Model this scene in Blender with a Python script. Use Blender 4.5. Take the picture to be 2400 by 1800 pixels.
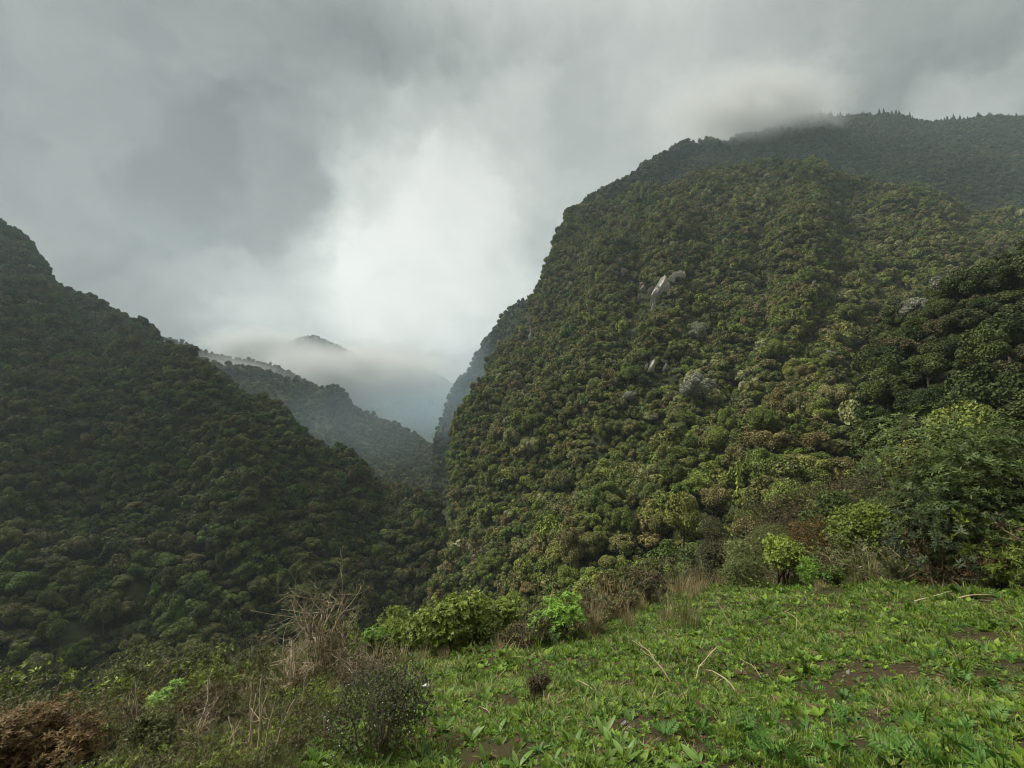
import bpy, math, random
import numpy as np
from mathutils import Vector, Matrix, noise as mnoise

sc = bpy.context.scene
for o in list(bpy.data.objects):
    bpy.data.objects.remove(o)
R = math.radians
COL = sc.collection

# ------------------------------------------------------------------ camera
CAM_Z = 1.3
PITCH = 2.7
LENS = 16.0
F = 2400 * LENS / 36.0            # focal length in photo pixels
cam_d = bpy.data.cameras.new('camera')
cam_d.lens = LENS
cam_d.sensor_width = 36
cam_d.clip_start = 0.05
cam_d.clip_end = 9000
cam = bpy.data.objects.new('camera', cam_d)
COL.objects.link(cam)
cam.location = (0, 0, CAM_Z)
cam.rotation_euler = (R(90 + PITCH), 0, 0)
sc.camera = cam
CP, SP = math.cos(R(PITCH)), math.sin(R(PITCH))

def ray(px, py):
    """direction of a photo pixel with forward component 1"""
    xc, yc = (px - 1200) / F, (900 - py) / F
    f = CP - yc * SP
    return np.array([xc / f, 1.0, (yc * CP + SP) / f])

def P(px, py, d):
    r = ray(px, py) * d
    return np.array([r[0], r[1], r[2] + CAM_Z])

def project(v):
    v = np.asarray(v, float)
    x, y, z = v[..., 0], v[..., 1], v[..., 2] - CAM_Z
    fwd = np.maximum(y * CP + z * SP, 1e-3)
    up = -y * SP + z * CP
    return 1200 + F * x / fwd, 900 - F * up / fwd, fwd

# ------------------------------------------------------------------ world, sun, exposure
SUN_EL, SUN_AZ = 50.0, -78.0     # azimuth from the view direction, left negative
world = bpy.data.worlds.new('World')
sc.world = world
world.use_nodes = True
wt = world.node_tree
wt.nodes.clear()

class NT:
    """small helper to write node trees as expressions"""
    def __init__(s, tree):
        s.t = tree
    def n(s, kind, **kw):
        nd = s.t.nodes.new(kind)
        for k, v in kw.items():
            setattr(nd, k, v)
        return nd
    def put(s, sock, val):
        if val is None:
            return
        if isinstance(val, bpy.types.NodeSocket):
            s.t.links.new(val, sock)
        else:
            sock.default_value = val
    def math(s, op, a, b=None, c=None, clamp=False):
        nd = s.n('ShaderNodeMath', operation=op, use_clamp=clamp)
        s.put(nd.inputs[0], a); s.put(nd.inputs[1], b); s.put(nd.inputs[2], c)
        return nd.outputs[0]
    def vmath(s, op, a, b=None, out=0):
        nd = s.n('ShaderNodeVectorMath', operation=op)
        s.put(nd.inputs[0], a); s.put(nd.inputs[1], b)
        return nd.outputs[out]
    def vscale(s, a, f):
        nd = s.n('ShaderNodeVectorMath', operation='SCALE')
        s.put(nd.inputs[0], a); s.put(nd.inputs['Scale'], f)
        return nd.outputs[0]
    def noise(s, vec, scale, detail=3, rough=0.55, out=0, dim='3D'):
        nd = s.n('ShaderNodeTexNoise', noise_dimensions=dim)
        s.put(nd.inputs['Vector'], vec)
        nd.inputs['Scale'].default_value = scale
        nd.inputs['Detail'].default_value = detail
        nd.inputs['Roughness'].default_value = rough
        return nd.outputs[out]
    def maprange(s, v, a, b, c=0.0, d=1.0, kind='SMOOTHSTEP'):
        nd = s.n('ShaderNodeMapRange', interpolation_type=kind)
        s.put(nd.inputs[0], v)
        for i, q in enumerate((a, b, c, d)):
            s.put(nd.inputs[1 + i], q)
        return nd.outputs[0]
    def mix(s, f, a, b, blend='MIX'):
        nd = s.n('ShaderNodeMix', data_type='RGBA', blend_type=blend)
        s.put(nd.inputs[0], f); s.put(nd.inputs[6], a); s.put(nd.inputs[7], b)
        return nd.outputs[2]
    def ramp(s, f, stops, interp='LINEAR'):
        nd = s.n('ShaderNodeValToRGB')
        cr = nd.color_ramp
        cr.interpolation = interp
        while len(cr.elements) > 1:
            cr.elements.remove(cr.elements[-1])
        cr.elements[0].position = stops[0][0]
        cr.elements[0].color = (*stops[0][1], 1)
        for p, c in stops[1:]:
            e = cr.elements.new(p)
            e.color = (*c, 1)
        s.put(nd.inputs[0], f)
        return nd.outputs[0]

w = NT(wt)
tc = w.n('ShaderNodeTexCoord').outputs['Generated']
dirn = w.vmath('NORMALIZE', tc)
# warp the direction so that the cloud masses have ragged borders
wn = w.noise(dirn, 3.0, 7, 0.62, out=1)
warp = w.vscale(w.vmath('SUBTRACT', wn, (0.5, 0.5, 0.5)), 0.5)
dw = w.vmath('NORMALIZE', w.vmath('ADD', dirn, warp))
sep = w.n('ShaderNodeSeparateXYZ'); w.put(sep.inputs[0], dirn)
up = sep.outputs[2]
upc = w.math('MAXIMUM', up, 0.0)
# overcast sky, its unseen zenith raised to add light on forest and meadow
val = w.math('MULTIPLY_ADD', upc, -0.010, 0.057)
zen = w.maprange(up, 0.60, 0.95, 0.0, 0.31)
val = w.math('ADD', val, zen)
# cloud masses: photo pixel of the centre, angular radius (deg), brightness step
for px, py, rad, amp in [(1010, 570, 15, 0.075), (990, 620, 26, 0.055), (900, 480, 8, 0.02), (960, 660, 10, 0.03), (1150, 330, 15, 0.028),
                         (860, 800, 18, 0.035), (600, 490, 12, -0.014), (740, 490, 7, -0.016), (1500, 60, 22, 0.03), (1800, 150, 26, 0.034),
                         (1310, 280, 11, -0.02), (1240, 520, 15, 0.04), (2385, 235, 8, 0.06), (1250, -150, 18, -0.015),
                         (620, 690, 9, 0.028), (1580, 330, 14, 0.02), (1300, 120, 8, 0.02)]:
    d = ray(px, py); d = d / np.linalg.norm(d)
    dot = w.vmath('DOT_PRODUCT', dw, tuple(float(q) for q in d), out=1)
    val = w.math('ADD', val, w.maprange(dot, math.cos(R(rad)), 1.0, 0.0, amp * (0.72 if amp > 0 else 0.8)))
# soft streaks, seen in perspective on the cloud base
den = w.math('ADD', upc, 0.30)
cmb = w.n('ShaderNodeCombineXYZ')
w.put(cmb.inputs[0], w.math('DIVIDE', sep.outputs[0], den))
w.put(cmb.inputs[1], w.math('DIVIDE', sep.outputs[1], den))
w.put(cmb.inputs[2], up)
wv = w.vmath('ADD', cmb.outputs[0], w.vscale(w.vmath('SUBTRACT', wn, (0.5, 0.5, 0.5)), 0.8))
n1 = w.noise(wv, 1.7, 8, 0.58)
n2 = w.noise(dw, 5.5, 7, 0.6)
val = w.math('ADD', val, w.math('MULTIPLY', w.math('SUBTRACT', n1, 0.5), 0.075))
val = w.math('ADD', val, w.math('MULTIPLY', w.math('SUBTRACT', n2, 0.5), 0.075))
val = w.math('MAXIMUM', val, 0.04)
tintc = w.ramp(val, [(0.05, (0.93, 1.0, 0.965)), (0.12, (0.96, 1.0, 0.945)), (0.20, (1.0, 1.0, 0.95))])
cloud = w.vscale(tintc, w.math('MULTIPLY', val, 10.0))
nish = w.n('ShaderNodeTexSky', sky_type='NISHITA')
nish.sun_disc = False
nish.sun_elevation = R(SUN_EL)
nish.sun_rotation = R(SUN_AZ)
skyc = w.mix(0.992, nish.outputs[0], cloud)
bg = w.n('ShaderNodeBackground')
w.put(bg.inputs[0], skyc)
bg.inputs[1].default_value = 0.1
wo = w.n('ShaderNodeOutputWorld')
wt.links.new(bg.outputs[0], wo.inputs[0])
world.cycles.sampling_method = 'MANUAL'
world.cycles.sample_map_resolution = 512

sun_d = bpy.data.lights.new('sun', 'SUN')
sun_d.energy = 1.5
sun_d.angle = R(26)
sun_d.color = (1.0, 0.945, 0.84)
sun = bpy.data.objects.new('sun', sun_d)
COL.objects.link(sun)
sd = Vector((math.sin(R(SUN_AZ)) * math.cos(R(SUN_EL)), math.cos(R(SUN_AZ)) * math.cos(R(SUN_EL)), math.sin(R(SUN_EL))))
sun.rotation_euler = sd.to_track_quat('Z', 'Y').to_euler()
sun.location = (0, -5, 40)

sc.view_settings.view_transform = 'Standard'
sc.view_settings.look = 'None'
sc.view_settings.gamma = 1.0
sc.view_settings.use_curve_mapping = False
sc.view_settings.exposure = 2.1
cy = sc.cycles
cy.max_bounces = 8
cy.diffuse_bounces = 2
cy.glossy_bounces = 1
cy.transmission_bounces = 2
cy.transparent_max_bounces = 4
cy.volume_bounces = 4
cy.caustics_reflective = False
cy.caustics_refractive = False
cy.use_denoising = True
cy.use_adaptive_sampling = True
cy.adaptive_threshold = 0.006
cy.filter_width = 1.1

# ------------------------------------------------------------------ object helpers
rng = np.random.default_rng(7)
random.seed(7)

def tag(o, label=None, cat=None, group=None, kind=None):
    if label: o['label'] = label
    if cat: o['category'] = cat
    if group: o['group'] = group
    if kind: o['kind'] = kind
    return o

def mesh(name, V, T, mats=(), attrs=None, fmat=None, smooth=False):
    """mesh from numpy vertices and triangles (or quads)"""
    V = np.ascontiguousarray(V, np.float32); T = np.ascontiguousarray(T, np.int32)
    me = bpy.data.meshes.new(name)
    n, k = T.shape
    me.vertices.add(len(V)); me.vertices.foreach_set('co', V.ravel())
    me.loops.add(n * k); me.loops.foreach_set('vertex_index', T.ravel())
    me.polygons.add(n)
    me.polygons.foreach_set('loop_start', np.arange(0, n * k, k, dtype=np.int32))
    if fmat is not None:
        me.polygons.foreach_set('material_index', np.asarray(fmat, np.int32))
    me.polygons.foreach_set('use_smooth', np.full(n, smooth, bool))
    me.update(calc_edges=True)
    for m in mats:
        me.materials.append(m)
    for an, av in (attrs or {}).items():
        av = np.asarray(av, np.float32)
        if av.ndim == 1:
            a = me.attributes.new(an, 'FLOAT', 'POINT'); a.data.foreach_set('value', av)
        else:
            a = me.attributes.new(an, 'FLOAT_VECTOR', 'POINT'); a.data.foreach_set('vector', av.ravel())
    return me

def obj(name, me, parent=None, loc=None, rot=None, scale=None):
    o = bpy.data.objects.new(name, me)
    COL.objects.link(o)
    if parent is not None: o.parent = parent
    if loc is not None: o.location = [float(q) for q in loc]
    if rot is not None: o.rotation_euler = [float(q) for q in rot]
    if scale is not None: o.scale = scale if hasattr(scale, '__len__') else (scale,) * 3
    return o

class Geo:
    """collects triangles, an attribute 'tint' and a material index"""
    def __init__(s):
        s.V, s.T, s.A, s.M, s.n = [], [], [], [], 0
    def add(s, V, T, tint=0.5, mat=0):
        V = np.asarray(V, float); T = np.asarray(T, int)
        s.V.append(V); s.T.append(T + s.n)
        s.A.append(np.full(len(V), tint) if np.ndim(tint) == 0 else np.asarray(tint))
        s.M.append(np.full(len(T), mat)); s.n += len(V)
    def inst(s, tv, tt, mats, tint, tt_t=None, mat=0):
        """N transformed copies of a template: mats (N,3,4)"""
        N = len(mats)
        V = np.einsum('nij,vj->nvi', mats[:, :, :3], tv) + mats[:, None, :, 3]
        T = tt[None] + (np.arange(N) * len(tv))[:, None, None]
        A = np.repeat(tint, len(tv))
        if tt_t is not None:
            A = A + np.tile(tt_t, N)
        s.add(V.reshape(-1, 3), T.reshape(-1, 3), A, mat)
    def mesh(s, name, mats, smooth=False):
        return mesh(name, np.concatenate(s.V), np.concatenate(s.T), mats,
                    {'tint': np.concatenate(s.A)}, np.concatenate(s.M), smooth)

def unit(v):
    v = np.asarray(v, float)
    return v / np.maximum(np.linalg.norm(v, axis=-1, keepdims=True), 1e-9)

def frames(z, roll, scale, pos):
    """(N,3,4) matrices whose local z axis is z, local y rolled"""
    z = unit(z)
    ref = np.where(np.abs(z[:, 2:3]) < 0.9, np.array([[0, 0, 1.0]]), np.array([[1.0, 0, 0]]))
    x = unit(np.cross(ref, z)); y = np.cross(z, x)
    c, s = np.cos(roll)[:, None], np.sin(roll)[:, None]
    x2, y2 = x * c + y * s, -x * s + y * c
    sc_ = np.asarray(scale, float)
    if sc_.ndim == 1: sc_ = np.repeat(sc_[:, None], 3, 1)
    M = np.stack([x2 * sc_[:, 0:1], y2 * sc_[:, 1:2], z * sc_[:, 2:3], pos], axis=2)
    return M

def tube(geo, pts, radii, sides=5, tint=0.5, mat=0):
    pts = np.asarray(pts, float); n = len(pts)
    d = np.gradient(pts, axis=0); d = unit(d)
    ref = np.array([0.31, 0.87, 0.2]) if abs(d[0, 2]) > 0.8 else np.array([0, 0, 1.0])
    x = unit(np.cross(np.repeat(ref[None], n, 0), d)); y = np.cross(d, x)
    a = np.linspace(0, 2 * math.pi, sides, endpoint=False)
    ring = (np.cos(a)[None, :, None] * x[:, None] + np.sin(a)[None, :, None] * y[:, None])
    V = (pts[:, None] + ring * np.asarray(radii)[:, None, None]).reshape(-1, 3)
    T = []
    for i in range(n - 1):
        for j in range(sides):
            p, q = i * sides + j, i * sides + (j + 1) % sides
            T += [(p, q, q + sides), (p, q + sides, p + sides)]
    V = np.vstack([V, pts[-1] + d[-1] * radii[-1]]); t = len(V) - 1
    for j in range(sides):
        T.append(((n - 1) * sides + j, (n - 1) * sides + (j + 1) % sides, t))
    geo.add(V, T, tint, mat)

ICO = None
def icosphere():
    global ICO
    if ICO is None:
        import bmesh
        bm = bmesh.new(); bmesh.ops.create_icosphere(bm, subdivisions=2, radius=1)
        bm.verts.ensure_lookup_table()
        ICO = (np.array([v.co[:] for v in bm.verts]), np.array([[v.index for v in f.verts] for f in bm.faces]))
        bm.free()
    return ICO

def icosphere3():
    import bmesh
    bm = bmesh.new(); bmesh.ops.create_icosphere(bm, subdivisions=4, radius=1)
    r = (np.array([v.co[:] for v in bm.verts]), np.array([[v.index for v in f.verts] for f in bm.faces]))
    bm.free()
    return r

# ------------------------------------------------------------------ materials
def material(name):
    m = bpy.data.materials.new(name)
    m.use_nodes = True
    m.node_tree.nodes.clear()
    return m, NT(m.node_tree)

def finish(m, t, shader):
    out = t.n('ShaderNodeOutputMaterial')
    t.t.links.new(shader, out.inputs[0])
    return m

def principled(t, col, rough=0.7, spec=0.3, normal=None):
    b = t.n('ShaderNodeBsdfPrincipled')
    t.put(b.inputs['Base Color'], col)
    t.put(b.inputs['Roughness'], rough)
    b.inputs['Specular IOR Level'].default_value = spec
    if normal is not None: t.put(b.inputs['Normal'], normal)
    return b.outputs[0]

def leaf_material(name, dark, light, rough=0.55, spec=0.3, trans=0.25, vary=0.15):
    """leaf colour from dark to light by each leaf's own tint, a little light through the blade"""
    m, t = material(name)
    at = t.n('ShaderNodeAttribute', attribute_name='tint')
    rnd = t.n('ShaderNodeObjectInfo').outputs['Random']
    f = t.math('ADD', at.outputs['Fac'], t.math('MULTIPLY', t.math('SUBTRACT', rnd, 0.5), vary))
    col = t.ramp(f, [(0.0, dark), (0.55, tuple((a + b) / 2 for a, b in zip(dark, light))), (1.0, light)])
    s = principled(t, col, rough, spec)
    if trans > 0:
        tr = t.n('ShaderNodeBsdfTranslucent'); t.put(tr.inputs[0], col)
        mx = t.n('ShaderNodeMixShader'); mx.inputs[0].default_value = trans
        t.t.links.new(s, mx.inputs[1]); t.t.links.new(tr.outputs[0], mx.inputs[2])
        s = mx.outputs[0]
    return finish(m, t, s)

def forest_material(name, stops, spread=1.0):
    """crown colour by tree (own random number plus patches across the hillside) and by leaf clump"""
    m, t = material(name)
    oi = t.n('ShaderNodeObjectInfo')
    at = t.n('ShaderNodeAttribute', attribute_name='tint')
    patch = t.noise(oi.outputs['Location'], 0.018, 2, 0.5)
    own = t.n('ShaderNodeTexWhiteNoise', noise_dimensions='3D'); t.put(own.inputs[0], oi.outputs['Location'])
    f = t.math('ADD', t.math('MULTIPLY', own.outputs[0], 0.85),
               t.math('MULTIPLY', t.math('SUBTRACT', patch, 0.38), 0.6))
    col = t.ramp(f, stops)
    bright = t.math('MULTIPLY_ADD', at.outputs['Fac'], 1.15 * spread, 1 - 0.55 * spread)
    hs = t.n('ShaderNodeHueSaturation')
    t.put(hs.inputs['Value'], bright); t.put(hs.inputs['Color'], col)
    s = principled(t, hs.outputs[0], 0.75, 0.18)
    return finish(m, t, s)

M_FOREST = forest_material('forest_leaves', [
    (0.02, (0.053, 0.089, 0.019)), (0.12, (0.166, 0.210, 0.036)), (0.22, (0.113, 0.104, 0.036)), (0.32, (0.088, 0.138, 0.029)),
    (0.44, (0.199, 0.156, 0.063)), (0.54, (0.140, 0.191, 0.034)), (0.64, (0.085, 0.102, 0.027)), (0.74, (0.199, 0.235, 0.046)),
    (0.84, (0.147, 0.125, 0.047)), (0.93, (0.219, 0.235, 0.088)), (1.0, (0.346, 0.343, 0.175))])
M_LEFT = forest_material('shaded_slope_leaves', [  # the left slope's weaker light is put into these darker leaf colours
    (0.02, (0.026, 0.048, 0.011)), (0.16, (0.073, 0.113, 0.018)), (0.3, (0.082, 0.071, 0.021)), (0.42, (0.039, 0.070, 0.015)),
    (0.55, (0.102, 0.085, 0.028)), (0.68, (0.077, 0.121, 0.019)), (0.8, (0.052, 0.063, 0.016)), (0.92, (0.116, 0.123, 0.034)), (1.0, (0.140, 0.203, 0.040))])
M_SPUR = forest_material('spur_shade_toned_leaves', [  # shade on the near spur painted in as darker leaf colours
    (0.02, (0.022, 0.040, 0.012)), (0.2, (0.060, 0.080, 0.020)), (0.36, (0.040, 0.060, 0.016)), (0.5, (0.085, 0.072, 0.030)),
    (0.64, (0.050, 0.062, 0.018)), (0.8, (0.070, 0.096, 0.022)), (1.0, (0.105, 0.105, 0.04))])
M_FAR = forest_material('far_forest_leaves', [
    (0.0, (0.034, 0.055, 0.028)), (0.25, (0.08, 0.105, 0.036)), (0.45, (0.045, 0.062, 0.028)), (0.7, (0.090, 0.085, 0.036)), (1.0, (0.12, 0.135, 0.055))])
M_PALE = leaf_material('pale_blossom_leaves', (0.13, 0.13, 0.09), (0.36, 0.38, 0.29), 0.7, 0.2, 0.1)

def bark_material(name, a, b):
    m, t = material(name)
    tc = t.n('ShaderNodeTexCoord').outputs['Object']
    n = t.noise(tc, 22.0, 4, 0.6)
    return finish(m, t, principled(t, t.mix(n, (*a, 1), (*b, 1)), 0.9, 0.15))
M_BARK = bark_material('bark', (0.05, 0.038, 0.028), (0.13, 0.10, 0.075))

def ground_material(name, cols, scale):
    m, t = material(name)
    pos = t.n('ShaderNodeNewGeometry').outputs['Position']
    n = t.noise(pos, scale, 6, 0.6)
    n2 = t.noise(pos, scale * 7, 4, 0.6)
    f = t.math('ADD', t.math('MULTIPLY', n, 0.65), t.math('MULTIPLY', n2, 0.35))
    col = t.ramp(f, [(0.3 + 0.4 * i / max(1, len(cols) - 1), c) for i, c in enumerate(cols)])
    bp = t.n('ShaderNodeBump'); bp.inputs['Strength'].default_value = 0.5
    bp.inputs['Distance'].default_value = 0.4 / scale
    t.put(bp.inputs['Height'], n2)
    return finish(m, t, principled(t, col, 0.95, 0.1, bp.outputs[0]))
M_SLOPE = ground_material('forest_floor', [(0.016, 0.018, 0.008), (0.028, 0.036, 0.012), (0.045, 0.042, 0.02)], 0.25)

# ------------------------------------------------------------------ terrain sheets
def catmull(pts, n):
    pts = np.asarray(pts, float); m = len(pts)
    u = np.linspace(0, m - 1, n)
    i = np.clip(np.floor(u).astype(int), 0, m - 2); f = (u - i)[:, None]
    while f.ndim < pts.ndim: f = f[..., None]
    g = lambda k: pts[np.clip(k, 0, m - 1)]
    p0, p1, p2, p3 = g(i - 1), g(i), g(i + 1), g(i + 2)
    return 0.5 * (2 * p1 + (p2 - p0) * f + (2 * p0 - 5 * p1 + 4 * p2 - p3) * f ** 2 + (3 * p1 - p0 - 3 * p2 + p3) * f ** 3)

def sheet(rows, nu, nv, amp=4.0, freq=0.02, ribs=0.0, back=(120, -90), seed=0, left_back=None, right_back=None, gul=0.0, gk=9.0):
    """loft a hillside through rows of (photo x, photo y, depth); returns (nv,nu,3) points.
    back: one more row behind the crest; left_back / right_back: depth by which the ends turn away"""
    R3 = []
    for r in rows:
        pts = [P(*q) for q in r]
        if left_back:
            a = np.array(pts[0])
            pts.insert(0, a + np.array([a[0] / a[1] * left_back + left_back * 0.28, left_back, -left_back * 0.05]))
        if right_back:
            a = np.array(pts[-1])
            pts.append(a + np.array([a[0] / a[1] * right_back - right_back * 0.28, right_back, -right_back * 0.05]))
        R3.append(catmull(pts, nu))
    if back:
        top = R3[-1]
        hor = unit(np.column_stack([top[:, 0], top[:, 1], np.zeros(len(top))]))
        R3.append(top + hor * back[0] * 0.35 + np.array([0, 0, back[1] * 0.2]))
        R3.append(top + hor * back[0] + np.array([0, 0, back[1]]))
    G = catmull(np.array(R3), nv)
    du = np.gradient(G, axis=1); dv = np.gradient(G, axis=0)
    N = unit(np.cross(du, dv))
    D = np.zeros(G.shape[:2])
    for a in range(G.shape[0]):
        for b in range(G.shape[1]):
            p = Vector(G[a, b]) * freq
            p.x += seed * 13.7
            h = mnoise.fractal(p, 0.9, 2.1, 4)
            D[a, b] = amp * h
            if ribs:
                q = Vector((G[a, b, 0] * freq * 2.2 + seed, G[a, b, 1] * freq * 1.2, G[a, b, 2] * freq * 0.5))
                D[a, b] += ribs * mnoise.noise(q)
            if gul:
                fu, fv = b / G.shape[1], a / G.shape[0]
                e_ = mnoise.noise(Vector((fu * gk + 0.5 * mnoise.noise(Vector((fu * 5, fv * 5, seed))), fv * 1.7, seed * 3.1)))
                D[a, b] += gul * (abs(e_) * 1.7 - 0.45) * min(1, 6 * fv, max(0.15, 5 * (0.88 - fv)))
    return G + N * D[..., None], N

def sheet_obj(name, G, mat):
    nv, nu, _ = G.shape
    i = np.arange(nv * nu).reshape(nv, nu)
    Q = np.stack([i[:-1, :-1], i[:-1, 1:], i[1:, 1:], i[1:, :-1]], axis=2).reshape(-1, 4)
    o = obj(name, mesh(name, G.reshape(-1, 3), Q, [mat], smooth=True))
    return tag(o, kind='structure')

SHEETS = {}
# the great forested face across the gorge, from its foot upwards
SHEETS['right_mountain'] = dict(rows=[
    [(985, 1660, 165), (1150, 1660, 115), (1400, 1620, 66), (1700, 1560, 36), (2000, 1500, 26), (2300, 1450, 22), (2700, 1420, 20)],
    [(1000, 1480, 190), (1150, 1470, 140), (1400, 1450, 85), (1700, 1400, 55), (2000, 1330, 45), (2300, 1260, 42), (2700, 1200, 40)],
    [(1022, 1340, 205), (1150, 1330, 155), (1400, 1310, 105), (1700, 1260, 72), (2000, 1190, 62), (2300, 1120, 60), (2700, 1080, 58)],
    [(1046, 1215, 235), (1180, 1200, 180), (1400, 1180, 135), (1700, 1130, 105), (2000, 1050, 95), (2300, 980, 95), (2700, 930, 95)],
    [(1062, 1100, 262), (1200, 1085, 200), (1430, 1060, 160), (1720, 1010, 138), (2000, 950, 128), (2300, 880, 125), (2700, 820, 125)],
    [(1090, 990, 290), (1240, 960, 228), (1480, 920, 190), (1760, 870, 172), (2020, 830, 165), (2300, 770, 165), (2700, 700, 165)],
    [(1135, 880, 320), (1290, 840, 262), (1540, 790, 225), (1800, 750, 212), (2050, 720, 215), (2300, 690, 225), (2700, 620, 230)],
    [(1205, 790, 345), (1340, 730, 295), (1580, 670, 268), (1830, 640, 262), (2080, 620, 275), (2300, 610, 290), (2700, 570, 300)],
    [(1236, 695, 370), (1390, 620, 330), (1610, 560, 315), (1850, 540, 315), (2090, 530, 335), (2300, 545, 350), (2700, 550, 360)],
    [(1290, 585, 400), (1430, 530, 370), (1640, 475, 365), (1860, 455, 370), (2090, 475, 390), (2300, 510, 400), (2700, 540, 410)],
    [(1335, 512, 430), (1460, 470, 415), (1640, 418, 425), (1860, 390, 430), (2090, 455, 430), (2300, 500, 430), (2700, 535, 430)],
], nu=150, nv=120, amp=8, freq=0.017, ribs=8, seed=1, left_back=110, gul=15, gk=11)
# darker upper mountain behind the shoulder, its ridge in the clouds
SHEETS['upper_mountain'] = dict(rows=[
    [(1360, 560, 470), (1480, 520, 470), (1700, 520, 470), (1900, 520, 470), (2200, 560, 470), (2800, 600, 480)],
    [(1372, 478, 500), (1490, 452, 500), (1700, 440, 520), (1900, 440, 540), (2200, 460, 560), (2800, 480, 560)],
    [(1440, 464, 545), (1530, 412, 560), (1700, 380, 600), (1900, 360, 640), (2200, 365, 670), (2800, 380, 670)],
    [(1500, 428, 585), (1590, 362, 620), (1720, 338, 680), (1910, 300, 740), (2200, 305, 780), (2800, 310, 790)],
    [(1512, 424, 600), (1616, 350, 660), (1730, 328, 740), (1920, 278, 830), (2200, 284, 880), (2800, 286, 900)],
], nu=110, nv=60, amp=7, freq=0.011, ribs=3, gul=14, gk=8, seed=2, left_back=200, back=(300, -160))
# near spur at the right edge
SHEETS['near_spur'] = dict(rows=[
    [(2040, 1460, 26), (2120, 1450, 23), (2300, 1430, 20), (2500, 1420, 18), (2900, 1400, 18)],
    [(2040, 1270, 52), (2120, 1260, 48), (2300, 1250, 44), (2500, 1240, 42), (2900, 1200, 42)],
    [(2045, 1110, 62), (2140, 1080, 56), (2300, 1060, 52), (2500, 1030, 50), (2900, 980, 50)],
    [(2052, 960, 76), (2150, 920, 70), (2300, 890, 64), (2500, 850, 62), (2900, 780, 62)],
    [(2068, 860, 92), (2160, 810, 85), (2300, 760, 80), (2500, 710, 78), (2900, 640, 78)],
    [(2085, 805, 105), (2170, 745, 100), (2300, 680, 98), (2450, 610, 96), (2900, 520, 96)],
], nu=60, nv=50, amp=2.5, freq=0.045, seed=3, left_back=30, back=(40, -25))
# left side of the gorge
SHEETS['left_mountain'] = dict(rows=[
    [(-900, 2500, 60), (-300, 2350, 70), (100, 2200, 78), (400, 2050, 88), (650, 1850, 108), (850, 1700, 140), (960, 1600, 165), (1100, 1560, 185)],
    [(-900, 1900, 95), (-300, 1860, 105), (100, 1800, 112), (400, 1720, 120), (650, 1620, 140), (850, 1520, 170), (960, 1450, 195), (1060, 1400, 210)],
    [(-900, 1560, 125), (-300, 1540, 130), (100, 1520, 135), (400, 1460, 142), (650, 1400, 160), (850, 1340, 185), (950, 1300, 205), (1050, 1300, 225)],
    [(-900, 1280, 160), (-300, 1270, 162), (80, 1260, 165), (380, 1230, 170), (620, 1200, 185), (800, 1190, 205), (920, 1200, 222), (1045, 1262, 238)],
    [(-900, 1000, 210), (-300, 1000, 205), (60, 1010, 200), (350, 1020, 200), (580, 1040, 210), (760, 1080, 225), (900, 1150, 238), (1030, 1238, 250)],
    [(-900, 740, 270), (-300, 770, 260), (40, 800, 245), (300, 850, 240), (520, 930, 240), (700, 1020, 246), (860, 1115, 250), (1015, 1215, 260)],
    [(-900, 560, 320), (-300, 600, 305), (0, 675, 290), (230, 775, 282), (440, 908, 268), (620, 1000, 262), (800, 1085, 262), (1005, 1210, 268)],
    [(-900, 430, 360), (-300, 480, 350), (-10, 562, 340), (150, 676, 335), (330, 812, 320), (545, 948, 285), (740, 1055, 276), (995, 1204, 276)],
], nu=150, nv=100, amp=7, freq=0.018, ribs=4, seed=4, right_back=90, gul=15, gk=10)
# second ridge on the left, veiled by mist
SHEETS['second_ridge'] = dict(rows=[
    [(150, 1100, 420), (500, 1150, 420), (750, 1180, 410), (950, 1220, 400), (1110, 1260, 390)],
    [(180, 950, 480), (500, 1000, 480), (750, 1060, 480), (930, 1120, 470), (1090, 1190, 450)],
    [(220, 860, 530), (500, 920, 530), (720, 970, 540), (900, 1050, 540), (1070, 1140, 520)],
    [(280, 810, 560), (560, 885, 560), (720, 915, 580), (870, 1000, 590), (1040, 1085, 590)],
    [(300, 815, 580), (600, 876, 580), (730, 902, 610), (830, 940, 640), (905, 998, 640), (1010, 1055, 640)],
], nu=90, nv=50, amp=9, freq=0.012, gul=18, gk=6, seed=5, right_back=120, back=(140, -110))
SHEETS['third_ridge'] = dict(rows=[
    [(120, 960, 640), (400, 980, 650), (600, 1000, 670), (760, 1040, 690), (1000, 1100, 700)],
    [(180, 850, 700), (400, 880, 720), (560, 920, 740), (700, 960, 760), (900, 1040, 760)],
    [(230, 740, 740), (372, 792, 760), (482, 828, 780), (622, 850, 800), (750, 915, 800)],
], nu=70, nv=36, amp=8, freq=0.010, seed=6, back=(200, -150))
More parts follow.
